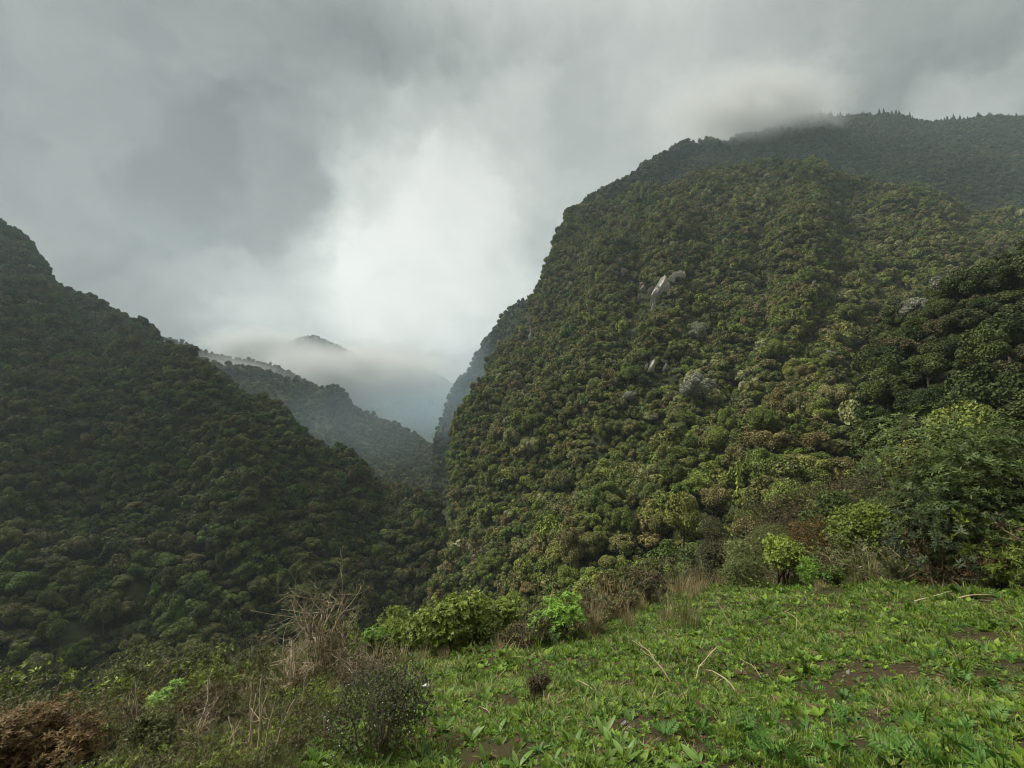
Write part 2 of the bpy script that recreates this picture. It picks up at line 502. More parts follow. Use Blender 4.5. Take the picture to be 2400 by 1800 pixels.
# sliver of a farther buttress behind the right face
SHEETS['far_buttress'] = dict(rows=[
    [(985, 1240, 430), (1030, 1230, 425), (1100, 1230, 420), (1250, 1230, 420)],
    [(1008, 1100, 470), (1040, 1090, 465), (1110, 1080, 460), (1250, 1060, 460)],
    [(1040, 985, 500), (1070, 970, 495), (1130, 950, 490), (1260, 930, 490)],
    [(1078, 905, 520), (1110, 885, 515), (1160, 860, 510), (1280, 820, 510)],
    [(1118, 850, 540), (1150, 825, 535), (1200, 790, 530), (1300, 740, 530)],
    [(1147, 806, 560), (1190, 760, 550), (1240, 715, 545), (1330, 660, 540)],
    [(1180, 748, 580), (1215, 725, 570), (1255, 700, 560), (1340, 640, 560)],
], nu=50, nv=60, amp=6, freq=0.02, ribs=5, seed=7, left_back=120)
SHEETS['far_ridge'] = dict(rows=[
    [(650, 1080, 1300), (850, 1080, 1250), (1000, 1090, 1200), (1200, 1090, 1250)],
    [(700, 1000, 1500), (870, 990, 1450), (990, 1000, 1430), (1160, 990, 1450)],
    [(760, 965, 1650), (885, 935, 1640), (980, 925, 1620), (1120, 945, 1640)],
    [(790, 955, 1750), (890, 918, 1750), (968, 868, 1770), (1024, 886, 1770), (1100, 935, 1770)],
], nu=60, nv=40, amp=14, freq=0.006, seed=8, back=(300, -200))
SHEETS['cloud_peak'] = dict(rows=[
    [(560, 980, 1250), (700, 970, 1250), (820, 970, 1250), (960, 990, 1250)],
    [(640, 900, 1320), (710, 870, 1320), (800, 880, 1320), (880, 940, 1320)],
    [(672, 812, 1380), (716, 788, 1380), (775, 806, 1380), (835, 835, 1380), (900, 900, 1380)],
], nu=40, nv=30, amp=8, freq=0.01, seed=9, back=(250, -200))

GRID = {}
for nm, kw in SHEETS.items():
    G, N = sheet(**kw)
    GRID[nm] = (G, N)
    sheet_obj(nm, G, M_SLOPE)

# ------------------------------------------------------------------ meadow ground
A0, BX, CY_ = -1.3, 0.1, -0.36
BRINK_PX = [(-900, 1760), (-300, 1740), (100, 1710), (500, 1640), (800, 1565), (963, 1537), (1146, 1536), (1227, 1531),
            (1370, 1494), (1435, 1455), (1573, 1400), (1667, 1375), (1853, 1375), (2106, 1378), (2323, 1391), (2700, 1405), (3600, 1450)]
_az, _rb = [], []
for px, py in BRINK_PX:
    r = ray(px, py)
    d = A0 / (r[2] - BX * r[0] - CY_)
    d = min(d, 19.0) if d > 0 else 19.0
    _az.append(math.atan2(r[0], 1)); _rb.append(d * math.hypot(r[0], 1))
_az = np.array([-math.pi, -1.9] + _az + [1.9, math.pi]); _rb = np.array([9, 9] + _rb + [12, 12.0])

def brink(az):
    return np.interp(az, _az, _rb)

def ground(x, y):
    """height of the meadow and of the bank falling away beyond its brink"""
    x = np.asarray(x, float); y = np.asarray(y, float)
    r = np.hypot(x, y); az = np.arctan2(x, y)
    z = CAM_Z + A0 + BX * x + CY_ * y
    over = np.maximum(r - brink(az), 0)
    k = np.interp(az, [-1.2, -0.3, 0.1, 0.5, 1.2], [0.75, 0.85, 0.7, 0.22, 0.2])
    z = z - k * (np.sqrt(over ** 2 + 1.0) - 1.0)
    bump = 0.10 * np.sin(1.7 * x + 0.6 * y + 1) * np.sin(1.3 * y - 0.5 * x) + 0.035 * np.sin(4.1 * x + 2.2) * np.sin(3.7 * y + 0.4 * x)
    # behind the camera the hill goes on rising gently
    return z + bump * np.clip(r / 2.0, 0.2, 1.0)

M_SOIL = ground_material('meadow_soil', [(0.022, 0.014, 0.009), (0.045, 0.030, 0.018), (0.035, 0.036, 0.014), (0.03, 0.045, 0.012)], 1.1)
az = np.linspace(-math.pi, math.pi, 361)[:-1]
rr = np.concatenate([[0.02], np.geomspace(0.4, 70, 110)])
AZ, RR = np.meshgrid(az, rr)
X, Y = RR * np.sin(AZ), RR * np.cos(AZ)
Gm = np.stack([X, Y, ground(X, Y)], axis=2)
nv_, nu_ = X.shape
ii = np.arange(nv_ * nu_).reshape(nv_, nu_)
ip = np.roll(ii, -1, axis=1)
Q = np.stack([ii[:-1], ip[:-1], ip[1:], ii[1:]], axis=2).reshape(-1, 4)
meadow = tag(obj('meadow_ground', mesh('meadow_ground', Gm.reshape(-1, 3), Q, [M_SOIL], smooth=True)), kind='structure')
# floor of the gorge, wide enough to close every gap between the hillsides
fl = np.array([[-1300, -250, -95], [1300, -250, -95], [1300, 2300, -95], [-1300, 2300, -95]], float)
tag(obj('valley_floor', mesh('valley_floor', fl, np.array([[0, 1, 2, 3]]), [M_SLOPE])), kind='structure')

# ------------------------------------------------------------------ tree crowns
def crown_geo(seed, nl=13, per=95, s=0.11, aspect=0.75, flat=0.85, zc=1.05, core=0.72, leaf_mat=0):
    """lumpy crown of radius about 1: many small leaf-clump faces on a dome of lobes"""
    g = np.random.default_rng(seed)
    geo = Geo()
    cphi = g.uniform(-0.15, 1.0, nl); th = g.uniform(0, 2 * math.pi, nl) + np.arange(nl) * 2.4
    sphi = np.sqrt(np.maximum(0, 1 - cphi ** 2))
    rad = g.uniform(0.40, 0.68, nl)
    C = np.stack([rad * sphi * np.cos(th), rad * sphi * np.sin(th), zc + aspect * rad * cphi], 1)
    LR = g.uniform(0.20, 0.40, nl)
    C = np.vstack([C, [[0, 0, zc]]]); LR = np.append(LR, 0.5)
    lt = g.uniform(-0.16, 0.16, nl + 1)
    iv, it = icosphere()
    for c, r, q in zip(C, LR, lt):
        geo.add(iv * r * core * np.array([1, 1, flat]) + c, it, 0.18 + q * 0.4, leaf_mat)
    quad = np.array([[-0.5, -0.5, 0], [0.5, -0.5, 0.06], [0.55, 0.5, 0], [-0.45, 0.5, 0.06]])
    qt = np.array([[0, 1, 2], [0, 2, 3]])
    for li, (c, r, q) in enumerate(zip(C, LR, lt)):
        d = unit(g.normal(size=(per, 3)) + unit((c - [0, 0, zc - 0.2])[None]) * 0.7 + np.array([0, 0, 0.35]))
        p = c + d * r * g.uniform(0.82, 1.14, per)[:, None] * np.array([1, 1, flat])
        keep = np.ones(per, bool)
        for lj in range(len(C)):
            if lj != li:
                keep &= np.linalg.norm((p - C[lj]) / np.array([1, 1, flat]), axis=1) > LR[lj] * 0.82
        p, d = p[keep], d[keep]; k = len(p)
        if not k: continue
        nrm = unit(d * 0.75 + np.array([0, 0, 0.35]) + g.normal(size=(k, 3)) * 0.75)
        sz = s * g.uniform(0.55, 1.35, k)
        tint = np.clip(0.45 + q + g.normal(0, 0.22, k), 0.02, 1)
        geo.inst(quad, qt, frames(nrm, g.uniform(0, 6.28, k), np.stack([sz, sz * g.uniform(0.5, 1.0, k), sz], 1), p), tint, mat=leaf_mat)
    return geo

def trunk_geo(seed, geo=None, mat=0, h=1.15, r=0.075):
    g = np.random.default_rng(seed + 500)
    geo = geo or Geo()
    bend = g.normal(0, 0.07, 2)
    z = np.linspace(-0.25, h, 6)
    pts = np.stack([bend[0] * z ** 2, bend[1] * z ** 2, z], 1)
    tube(geo, pts, np.linspace(r, r * 0.35, 6), 6, 0.5, mat)
    for k in range(4):
        a = g.uniform(0, 6.28); z0 = g.uniform(0.4, 0.85)
        b0 = np.array([bend[0] * z0 ** 2, bend[1] * z0 ** 2, z0])
        L = g.uniform(0.35, 0.6)
        pts = b0 + np.linspace(0, 1, 4)[:, None] * np.array([math.cos(a) * L, math.sin(a) * L, 0.35])
        tube(geo, pts, np.linspace(r * 0.5, r * 0.12, 4), 4, 0.5, mat)
    return geo

VAR = bpy.data.collections.new('forest_tree_kinds')     # sources for the woods, not part of the view
def src(coll, name, me):
    o = bpy.data.objects.new(name, me); coll.objects.link(o); return o

NEAR = []     # (crown mesh, trunk mesh) for trees that stand as individuals
NV = 8
for k in range(NV):
    asp, fl_ = [(1.0, 0.9), (1.25, 0.95), (0.85, 0.85), (1.05, 0.9), (1.5, 1.0), (0.9, 0.85), (1.15, 0.9), (0.8, 0.8)][k]
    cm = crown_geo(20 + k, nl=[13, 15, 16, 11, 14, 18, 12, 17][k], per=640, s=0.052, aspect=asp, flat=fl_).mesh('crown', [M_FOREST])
    tm = trunk_geo(20 + k).mesh('trunk', [M_BARK], True)
    NEAR.append((cm, tm))

def kinds(name, mat, per, s, n=NV, trunk=True):
    c = bpy.data.collections.new(name)
    for k in range(n):
        asp, fl_ = [(1.0, 0.9), (1.25, 0.95), (0.85, 0.85), (1.05, 0.9), (1.5, 1.0), (0.9, 0.85), (1.15, 0.9), (0.8, 0.8)][k % 8]
        g = crown_geo(20 + k, nl=[13, 15, 16, 11, 14, 18, 12, 17][k % 8], per=per, s=s, aspect=asp, flat=fl_)
        if trunk: trunk_geo(20 + k, g, 1)
        src(c, '%s_%02d' % (name, k), g.mesh('%s_%02d' % (name, k), [mat, M_BARK]))
    return c
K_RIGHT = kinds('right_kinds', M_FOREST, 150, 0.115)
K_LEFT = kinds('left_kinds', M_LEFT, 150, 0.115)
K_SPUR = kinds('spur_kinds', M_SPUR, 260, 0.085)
K_FAR = kinds('far_kinds', M_FAR, 40, 0.17, trunk=False)

def instancer_group(coll):
    ng = bpy.data.node_groups.new('scatter_' + coll.name, 'GeometryNodeTree')
    ng.interface.new_socket('Geometry', in_out='INPUT', socket_type='NodeSocketGeometry')
    ng.interface.new_socket('Geometry', in_out='OUTPUT', socket_type='NodeSocketGeometry')
    N = ng.nodes; L = ng.links
    gi, go = N.new('NodeGroupInput'), N.new('NodeGroupOutput')
    ci = N.new('GeometryNodeCollectionInfo'); ci.inputs['Collection'].default_value = coll
    ci.inputs['Separate Children'].default_value = True
    ci.inputs['Reset Children'].default_value = True
    m2p = N.new('GeometryNodeMeshToPoints')
    iop = N.new('GeometryNodeInstanceOnPoints')
    iop.inputs['Pick Instance'].default_value = True
    def attr(nm, ty):
        a = N.new('GeometryNodeInputNamedAttribute'); a.data_type = ty; a.inputs[0].default_value = nm
        return a.outputs[0]
    L.new(gi.outputs[0], m2p.inputs[0]); L.new(m2p.outputs[0], iop.inputs['Points'])
    L.new(ci.outputs[0], iop.inputs['Instance'])
    L.new(attr('kind', 'FLOAT'), iop.inputs['Instance Index'])
    L.new(attr('rot', 'FLOAT_VECTOR'), iop.inputs['Rotation'])
    L.new(attr('size', 'FLOAT_VECTOR'), iop.inputs['Scale'])
    L.new(iop.outputs[0], go.inputs[0])
    return ng

def scatter(name, coll, pos, rot, size, kind, label, cat):
    me = mesh(name, pos, np.zeros((0, 3), int), [], {'rot': rot, 'size': size, 'kind': kind})
    o = obj(name, me)
    md = o.modifiers.new('scatter', 'NODES'); md.node_group = instancer_group(coll)
    return tag(o, label, cat, kind='stuff')

def sample_sheet(nm, spacing, g, pxr=(-160, 2560), front=-0.25, fmin=44):
    """random points on a hillside, about one per spacing^2, only where it faces the valley"""
    G, N = GRID[nm]
    a, b, c, d = G[:-1, :-1], G[:-1, 1:], G[1:, 1:], G[1:, :-1]
    area = 0.5 * np.linalg.norm(np.cross(c - a, d - b), axis=2)
    cnt = g.poisson(area / spacing ** 2)
    rows_, cols_ = np.nonzero(cnt)
    rep = cnt[rows_, cols_]
    r_, c_ = np.repeat(rows_, rep), np.repeat(cols_, rep)
    u, v = g.random(len(r_))[:, None], g.random(len(r_))[:, None]
    p = (a[r_, c_] * (1 - u) * (1 - v) + b[r_, c_] * u * (1 - v) + c[r_, c_] * u * v + d[r_, c_] * (1 - u) * v)
    n = N[r_, c_]
    facing = np.sum(n * unit(np.array([0, 0, CAM_Z]) - p), axis=1)
    px, py, f = project(p)
    k = (f > fmin) & (facing > front) & (px > pxr[0]) & (px < pxr[1]) & (py < 1950) & (p[:, 2] > -96)
    return p[k], n[k]

ALLT = []     # every broadleaf forest tree: x, y, z, radius, kind, rotation, stretch, slope
def plant(nm, spacing, rmin, rmax, slope_id, seed, pack=0.62, **kw):
    g = np.random.default_rng(seed)
    p, n = sample_sheet(nm, spacing, g, **kw)
    rad = rmin + (rmax - rmin) * g.beta(1.1, 3.6, len(p))
    # big crowns first, then whatever still finds room between them
    cell = {}; sel = []
    cs = rmax * 1.6
    for i in np.argsort(-rad * g.uniform(0.6, 1.4, len(p))):
        q = p[i]; c = (int(q[0] // cs), int(q[1] // cs), int(q[2] // cs)); ok_ = True
        for dx in (-1, 0, 1):
            for dy in (-1, 0, 1):
                for dz in (-1, 0, 1):
                    for j in cell.get((c[0] + dx, c[1] + dy, c[2] + dz), ()):
                        e_ = p[j] - q
                        if e_[0] * e_[0] + e_[1] * e_[1] + e_[2] * e_[2] < (pack * (rad[i] + rad[j])) ** 2:
                            ok_ = False; break
                    if not ok_: break
                if not ok_: break
            if not ok_: break
        if ok_:
            cell.setdefault(c, []).append(i); sel.append(i)
    sel = np.array(sel); p, rad = p[sel], rad[sel]; k = len(p)
    ALLT.append(np.column_stack([p, rad, g.integers(0, NV, k), g.uniform(0, 6.28, k), np.clip(g.normal(1.05, 0.22, k), 0.7, 1.7), np.full(k, slope_id)]))
plant('right_mountain', 1.8, 1.0, 5.2, 0, 1, pack=0.49)
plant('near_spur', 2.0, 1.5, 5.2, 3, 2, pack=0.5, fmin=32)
plant('left_mountain', 1.9, 1.1, 5.2, 1, 3, pack=0.49)
plant('upper_mountain', 4.2, 2.6, 5.4, 2, 4)
plant('second_ridge', 4.2, 2.6, 5.2, 2, 5)
plant('third_ridge', 5, 2.8, 5.2, 2, 6)
plant('far_buttress', 3.6, 2.4, 5.0, 2, 7)
plant('far_ridge', 8, 3.5, 6.5, 2, 8)
plant('cloud_peak', 7, 3.2, 6, 2, 9)
TR = np.concatenate(ALLT)

# pale rock faces on the right mountain: photo centre, width and height in photo pixels
ROCKS = [(1530, 690, 80, 92), (1584, 655, 66, 40), (1462, 640, 30, 34), (1545, 868, 76, 70), (1906, 662, 34, 18),
         (1026, 1287, 34, 30), (1240, 772, 24, 70), (1500, 640, 16, 10)]
tpx, tpy, tf = project(TR[:, :3] + np.array([0, 0, 1.0]) * TR[:, 3:4])
keep = np.ones(len(TR), bool); zone = np.zeros(len(TR), bool)
for (cx, cyy, ww, hh) in ROCKS:
    rp = TR[:, 3] * F / tf
    zone |= (np.abs(tpx - cx) < ww * 0.9) & (np.abs(tpy - cyy) < hh * 0.9) & (TR[:, 7] == 0)
    keep &= ~((np.abs(tpx - cx) < ww * 0.5 + rp * 0.15) & (tpy > cyy - hh * 0.35) & (tpy < cyy + hh * 0.5 + rp * 0.25) & (TR[:, 7] == 0))
scrub = []
gs = np.random.default_rng(15)
for q in TR[zone]:
    for _ in range(7):
        t_ = q.copy(); j_ = gs.normal(0, q[3] * 0.9, 2)
        k_ = int(np.argmin(np.sum((GRID['right_mountain'][0].reshape(-1, 3) - (q[:3] + [j_[0], 0, j_[1]])) ** 2, axis=1)))
        t_[:3] = GRID['right_mountain'][0].reshape(-1, 3)[k_] + np.append(gs.normal(0, 0.8, 2), 0)
        t_[3] = gs.uniform(0.4, 1.0); t_[4] = gs.integers(0, NV); t_[5] = gs.uniform(0, 6.28); t_[6] = 0.9
        scrub.append(t_)
TR = np.concatenate([TR[keep], np.array(scrub)])

# which trees show largest: front to back coverage of a coarse picture
tpx, tpy, tf = project(TR[:, :3] + np.array([0, 0, 1.05]) * TR[:, 3:4])
rp = TR[:, 3] * F / tf
cover = np.zeros((450, 600), bool)
bx = np.interp(np.arange(600) * 4, [q[0] for q in BRINK_PX], [q[1] for q in BRINK_PX])
for c in range(600):
    cover[min(449, int(bx[c] / 4) - 8):, c] = True
vis = np.zeros(len(TR))
for i in np.argsort(tf):
    x0, x1 = int((tpx[i] - rp[i]) / 4), int((tpx[i] + rp[i]) / 4) + 1
    y0, y1 = int((tpy[i] - rp[i] * 0.8) / 4), int((tpy[i] + rp[i] * 0.6) / 4) + 1
    x0, y0 = max(x0, 0), max(y0, 0)
    if x1 <= x0 or y1 <= y0 or x0 >= 600 or y0 >= 450: continue
    blk = cover[y0:y1, x0:x1]
    vis[i] = np.count_nonzero(~blk)
    blk[:] = True
order = np.argsort(-vis)
IND = np.zeros(len(TR), bool); IND[order[:300]] = True

for sid, coll, nm, lab in ((0, K_RIGHT, 'right_slope_forest', 'dense olive and brown broadleaf forest covering the big right mountain'),
                           (1, K_LEFT, 'left_slope_forest', 'dark dense forest covering the left side of the gorge'),
                           (3, K_SPUR, 'spur_forest', 'forest with shade-darkened leaf colour on the near spur at the right edge'),
                           (2, K_FAR, 'far_ridge_forest', 'distant bluish forest on the ridges behind the gorge')):
    q = TR[(TR[:, 7] == sid) & ~IND]
    z0 = np.zeros(len(q))
    scatter(nm, coll, q[:, :3] - np.array([0, 0, 0.85 if sid == 2 else 0.3]) * q[:, 3:4], np.column_stack([z0, z0, q[:, 5]]),
            np.column_stack([q[:, 3], q[:, 3], q[:, 3] * q[:, 6]]), q[:, 4], lab, 'forest')

def region_label(px, py, sid):
    if sid == 1:
        if py > 1250: return 'dark round-crowned tree low on the left slope above the brush', 'trees low on the left slope'
        return 'dark round-crowned tree high on the left slope', 'trees high on the left slope'
    if sid == 3: return 'broad tree with shade-darkened green crown on the near spur at the right edge', 'trees on the near right spur'
    if px < 1300: return 'steep-standing green tree on the cliff side of the right mountain', 'trees on the cliff side'
    if py > 1050: return 'olive-brown broadleaf tree at the foot of the right mountain', 'trees at the foot of the right mountain'
    return 'round-crowned broadleaf tree on the open face of the right mountain', 'trees on the face of the right mountain'

LEFT_CROWNS = []; SPUR_CROWNS = []
for cm, tm in NEAR:
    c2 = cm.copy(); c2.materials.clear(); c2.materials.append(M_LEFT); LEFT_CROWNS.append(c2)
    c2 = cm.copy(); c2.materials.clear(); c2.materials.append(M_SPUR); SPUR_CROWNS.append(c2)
for i in np.nonzero(IND)[0]:
    x, y, z, rad, kd, rot, st, sid = TR[i]
    e = obj('forest_tree', None, loc=(x, y, z - 0.1 * rad), rot=(0, 0, rot), scale=(rad, rad, rad * st))
    lab, grp = region_label(tpx[i], tpy[i], int(sid))
    tag(e, lab, 'tree', grp)
    obj('trunk', NEAR[int(kd)][1], e)
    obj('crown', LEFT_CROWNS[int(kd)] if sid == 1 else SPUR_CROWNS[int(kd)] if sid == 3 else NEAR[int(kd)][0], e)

#--FOREGROUND--
# ------------------------------------------------------------------ conifers on the skyline ridge
M_CONIF = leaf_material('conifer_needles', (0.018, 0.030, 0.024), (0.045, 0.062, 0.040), 0.7, 0.2, 0.0)
def conifer_meshes(seed):
    g = np.random.default_rng(seed); geo = Geo()
    for k in range(9):
        f = k / 8.0; z = 0.16 + 0.8 * f; r = 0.23 * (1 - f) ** 0.85 + 0.03
        nb = 9
        a = np.linspace(0, 2 * math.pi, nb, endpoint=False) + g.uniform(0, 1)
        rr_ = r * g.uniform(0.55, 1.2, nb)
        for j in range(nb):
            w_ = 0.32 * r + 0.012
            d = np.array([math.cos(a[j]), math.sin(a[j]), 0]); s = np.array([-d[1], d[0], 0])
            z1 = z - 0.05 - 0.05 * g.random()
            V = [[0, 0, z + 0.07], d * rr_[j] * 0.6 + s * w_ + [0, 0, z], d * rr_[j] + [0, 0, z1], d * rr_[j] * 0.6 - s * w_ + [0, 0, z]]
            geo.add(np.array([np.asarray(q, float) for q in V]), [[0, 1, 2], [0, 2, 3]], g.uniform(0.1, 0.9))
    tr = Geo(); tube(tr, [[0, 0, -0.1], [0, 0, 0.5], [0, 0, 0.97]], [0.022, 0.016, 0.004], 5)
    return geo.mesh('needles', [M_CONIF]), tr.mesh('conifer_trunk', [M_BARK])
CON = [conifer_meshes(70 + k) for k in range(4)]
UG = GRID['upper_mountain'][0].reshape(-1, 3)
upx, upy, _ = project(UG)
g = np.random.default_rng(11)
px = 1895.0; ci = 0
while px < 2420:
    px += g.uniform(4, 11) if g.random() < 0.7 else g.uniform(14, 26)
    near = np.abs(upx - px) < 14
    k = np.nonzero(near)[0][np.argmin(upy[near])]
    p = UG[k].copy(); p[0] += (px - upx[k]) / F * p[1]
    h = g.uniform(7, 17)
    lab = 'dark conifer on the skyline ridge, %s' % ('fading into cloud' if px < 2040 else 'against bright cloud' if px > 2250 else 'between cloud and bright sky gap')
    e = obj('conifer', None, loc=p - np.array([0, 0, 1.5]), rot=(0, 0, g.uniform(0, 6.28)), scale=(h * g.uniform(0.9, 1.3),) * 2 + (h,))
    tag(e, lab, 'conifer', 'skyline conifers ' + ('in cloud' if px < 2040 else 'at bright cloud' if px > 2250 else 'mid ridge'))
    obj('trunk', CON[ci % 4][1], e); obj('crown', CON[ci % 4][0], e); ci += 1

# ------------------------------------------------------------------ rock faces
def rock_material(name, cols):
    m, t = material(name)
    tc = t.n('ShaderNodeTexCoord').outputs['Object']
    mp = t.n('ShaderNodeMapping'); mp.inputs['Scale'].default_value = (3.0, 3.0, 0.9)
    t.t.links.new(tc, mp.inputs[0])
    n = t.noise(mp.outputs[0], 1.6, 8, 0.65); n2 = t.noise(tc, 14.0, 4, 0.6)
    f = t.math('ADD', t.math('MULTIPLY', n, 0.75), t.math('MULTIPLY', n2, 0.25))
    col = t.ramp(f, [(0.33, cols[0]), (0.41, cols[1]), (0.50, cols[2]), (0.72, cols[2])])
    bp = t.n('ShaderNodeBump'); bp.inputs['Strength'].default_value = 0.8; bp.inputs['Distance'].default_value = 0.2
    t.put(bp.inputs['Height'], n)
    return finish(m, t, principled(t, col, 0.9, 0.2, bp.outputs[0]))
M_ROCK = rock_material('pale_rock', [(0.10, 0.085, 0.07), (0.30, 0.27, 0.235), (0.50, 0.47, 0.43)])
M_ROCK2 = rock_material('brown_rock', [(0.05, 0.035, 0.03), (0.16, 0.115, 0.09), (0.34, 0.28, 0.24)])

def rock_mesh(seed, mat):
    g = np.random.default_rng(seed)
    v, t_ = icosphere3(); v = v.copy()
    # split by random planes into an angular block
    for k in range(11):
        n = unit(g.normal(size=3)); d = g.uniform(0.45, 0.8)
        s_ = v @ n; over = s_ > d
        v[over] -= np.outer(s_[over] - d, n)
    f = np.array([mnoise.fractal(Vector(q * 2.2) + Vector((seed, 0, 0)), 0.8, 2.1, 4) for q in v])
    v *= 1 + 0.20 * f[:, None]
    return mesh('rock', v, t_, [mat])
RKM = [rock_mesh(30 + k, M_ROCK) for k in range(5)] + [rock_mesh(40 + k, M_ROCK2) for k in range(4)]
RG, RN = GRID['right_mountain']
RGf, RNf = RG.reshape(-1, 3), RN.reshape(-1, 3)
rpx, rpy, rfw = project(RGf)
rface = np.sum(RNf * unit(np.array([0, 0, CAM_Z]) - RGf), axis=1)
def on_right(px, py):
    d2 = (rpx - px) ** 2 + (rpy - py) ** 2 + np.where(rface < 0.05, 1e6, 0)
    near_ = d2 < max(14.0 ** 2, d2.min() * 1.2)
    k = int(np.argmin(np.where(near_, rfw, 1e9))); p = RGf[k]
    dep = p[1]
    q = P(px, py, dep)
    return q, RNf[k], rfw[k]
# each outcrop: label, then pieces (photo x, y, width, height, mesh, tilt)
OUT = [
    ('largest pale rock outcrop on the right mountain, grey slabs under a brown ledge',
     [(1545, 690, 32, 62, 0, 0.1), (1560, 678, 34, 26, 1, -0.3), (1527, 682, 26, 22, 5, 0.5), (1508, 668, 34, 12, 6, 0.35), (1531, 722, 10, 26, 2, 0), (1498, 700, 9, 16, 6, 0.1), (1508, 676, 18, 12, 1, 0.4)]),
    ('pale rock face above and right of the largest outcrop', [(1590, 648, 40, 18, 3, 0.2), (1572, 658, 26, 18, 4, 0.5), (1602, 645, 18, 12, 1, 0)]),
    ('small pinkish rock streak left of the upper outcrop', [(1459, 642, 10, 22, 5, 0.3), (1464, 634, 16, 8, 7, -0.2)]),
    ('tiny tan rock ledge between the two upper outcrops', [(1531, 636, 15, 6, 7, 0.1)]),
    ('white rock outcrop with a flat slab, low on the right mountain', [(1558, 850, 30, 8, 3, -0.25), (1528, 866, 13, 34, 0, 0.1), (1563, 864, 22, 20, 1, 0.5), (1532, 852, 22, 7, 4, 0.1), (1515, 862, 7, 18, 2, 0)]),
    ('small pale rock showing through trees far right on the mountain', [(1906, 666, 14, 14, 2, 0.2), (1934, 655, 18, 8, 3, 0.1)]),
    ('bare pale rock patch on the cliff foot above the gorge', [(1105, 1288, 12, 18, 0, 0.4), (1094, 1292, 20, 34, 6, 0.1), (1142, 1300, 26, 30, 8, 0.2), (1120, 1304, 40, 16, 5, 0.3)]),
    ('pinkish bare rock streak on the upper cliff edge', [(1241, 745, 8, 26, 7, 0.2), (1246, 775, 9, 22, 5, 0.2), (1243, 790, 6, 12, 0, 0)]),
]
for k, (lab, pcs) in enumerate(OUT):
    c0, n0, f0 = on_right(pcs[0][0], pcs[0][1])
    e = tag(obj('rock_outcrop', None, loc=c0), lab, 'rock', 'rock outcrops')
    for j, (px, py, w_, h_, mi, tl) in enumerate(pcs):
        c, n, fw = on_right(px, py)
        n = unit(n); wm, hm = w_ / F * fw, h_ / F * fw
        yaw = math.atan2(-n[0], n[1]) + math.pi
        lean = math.asin(max(-1, min(1, n[2]))) * 0.55
        o = obj('rock_face', RKM[mi], e, loc=c - c0 + n * 0.5, rot=(-lean, tl, yaw * 0.6), scale=(wm * 0.62, max(wm, hm) * 0.13, hm * 0.68))

# ------------------------------------------------------------------ leaf shapes
def leaf_t(W=0.3, bend=0.25, fold=0.15, n=4, peak=0.45):
    """one leaf of length 1 along +z, upper side towards +y"""
    V, T, tt = [[0, 0, 0]], [], [-0.1]
    for i in range(1, n):
        t = i / n
        w_ = W * 0.5 * (math.sin(math.pi * t ** (math.log(0.5) / math.log(peak)))) ** 0.8
        y = -bend * t * t
        V += [[-w_, y + fold * w_, t], [0, y, t], [w_, y + fold * w_, t]]; tt += [0.03, -0.06, 0.03]
    V.append([0, -bend, 1]); tt.append(0.05)
    T += [[0, 2, 1], [0, 3, 2]]
    for i in range(n - 2):
        a = 1 + 3 * i
        T += [[a, a + 1, a + 4], [a, a + 4, a + 3], [a + 1, a + 2, a + 5], [a + 1, a + 5, a + 4]]
    a = 1 + 3 * (n - 2); L = len(V) - 1
    T += [[a, a + 1, L], [a + 1, a + 2, L]]
    return np.array(V, float), np.array(T), np.array(tt)

def sprig_t(seed, k=8, tilt=(45, 80), leaf=None, two=True):
    """whorl of leaves round +z, radius about 1"""
    g = np.random.default_rng(seed)
    lv, lt, la = leaf or leaf_t()
    a = np.arange(k) * 2.4 + g.uniform(-0.2, 0.2, k)
    el = np.radians(g.uniform(tilt[0], tilt[1], k))
    d = np.stack([np.sin(el) * np.cos(a), np.sin(el) * np.sin(a), np.cos(el)], 1)
    pos = np.stack([np.zeros(k), np.zeros(k), g.uniform(-0.25, 0.1, k)], 1)
    M = frames(d, np.zeros(k), g.uniform(0.7, 1.05, k), pos)
    V = np.einsum('nij,vj->nvi', M[:, :, :3], lv) + M[:, None, :, 3]
    T = lt[None] + (np.arange(k) * len(lv))[:, None, None]
    A = np.tile(la, k) + np.repeat(g.normal(0, 0.08, k), len(lv))
    return V.reshape(-1, 3), T.reshape(-1, 3), A

SPR = {
    'long': [sprig_t(1 + i, 9, (40, 88), leaf_t(0.27, 0.2, 0.2)) for i in range(3)],
    'oval': [sprig_t(11 + i, 7, (30, 85), leaf_t(0.5, 0.15, 0.2, 3)) for i in range(3)],
    'fine': [sprig_t(21 + i, 6, (20, 80), leaf_t(0.36, 0.1, 0.2, 2)) for i in range(3)],
    'narrow': [sprig_t(31 + i, 8, (15, 75), leaf_t(0.16, 0.3, 0.15, 3)) for i in range(3)],
}

# ------------------------------------------------------------------ shrubs
def lobes_for(g, w, h, n, low=0.18):
    """lobes filling a bush of width w and height h standing at the origin"""
    C, LR = [], []
    for i in range(n):
        a = g.uniform(0, 6.28); q = math.sqrt(g.random()) * 0.62
        zf = low + (0.80 - low) * g.random() ** 0.8
        shrink = math.sqrt(max(0.15, 1 - max(0, zf - 0.35) ** 2 / 0.42))
        r = g.uniform(0.15, 0.28)
        C.append([math.cos(a) * q * w * 0.5 * shrink * 1.15, math.sin(a) * q * w * 0.42 * shrink, zf * h])
        LR.append(r)
    return np.array(C), np.array(LR) * min(w, h * 1.1)

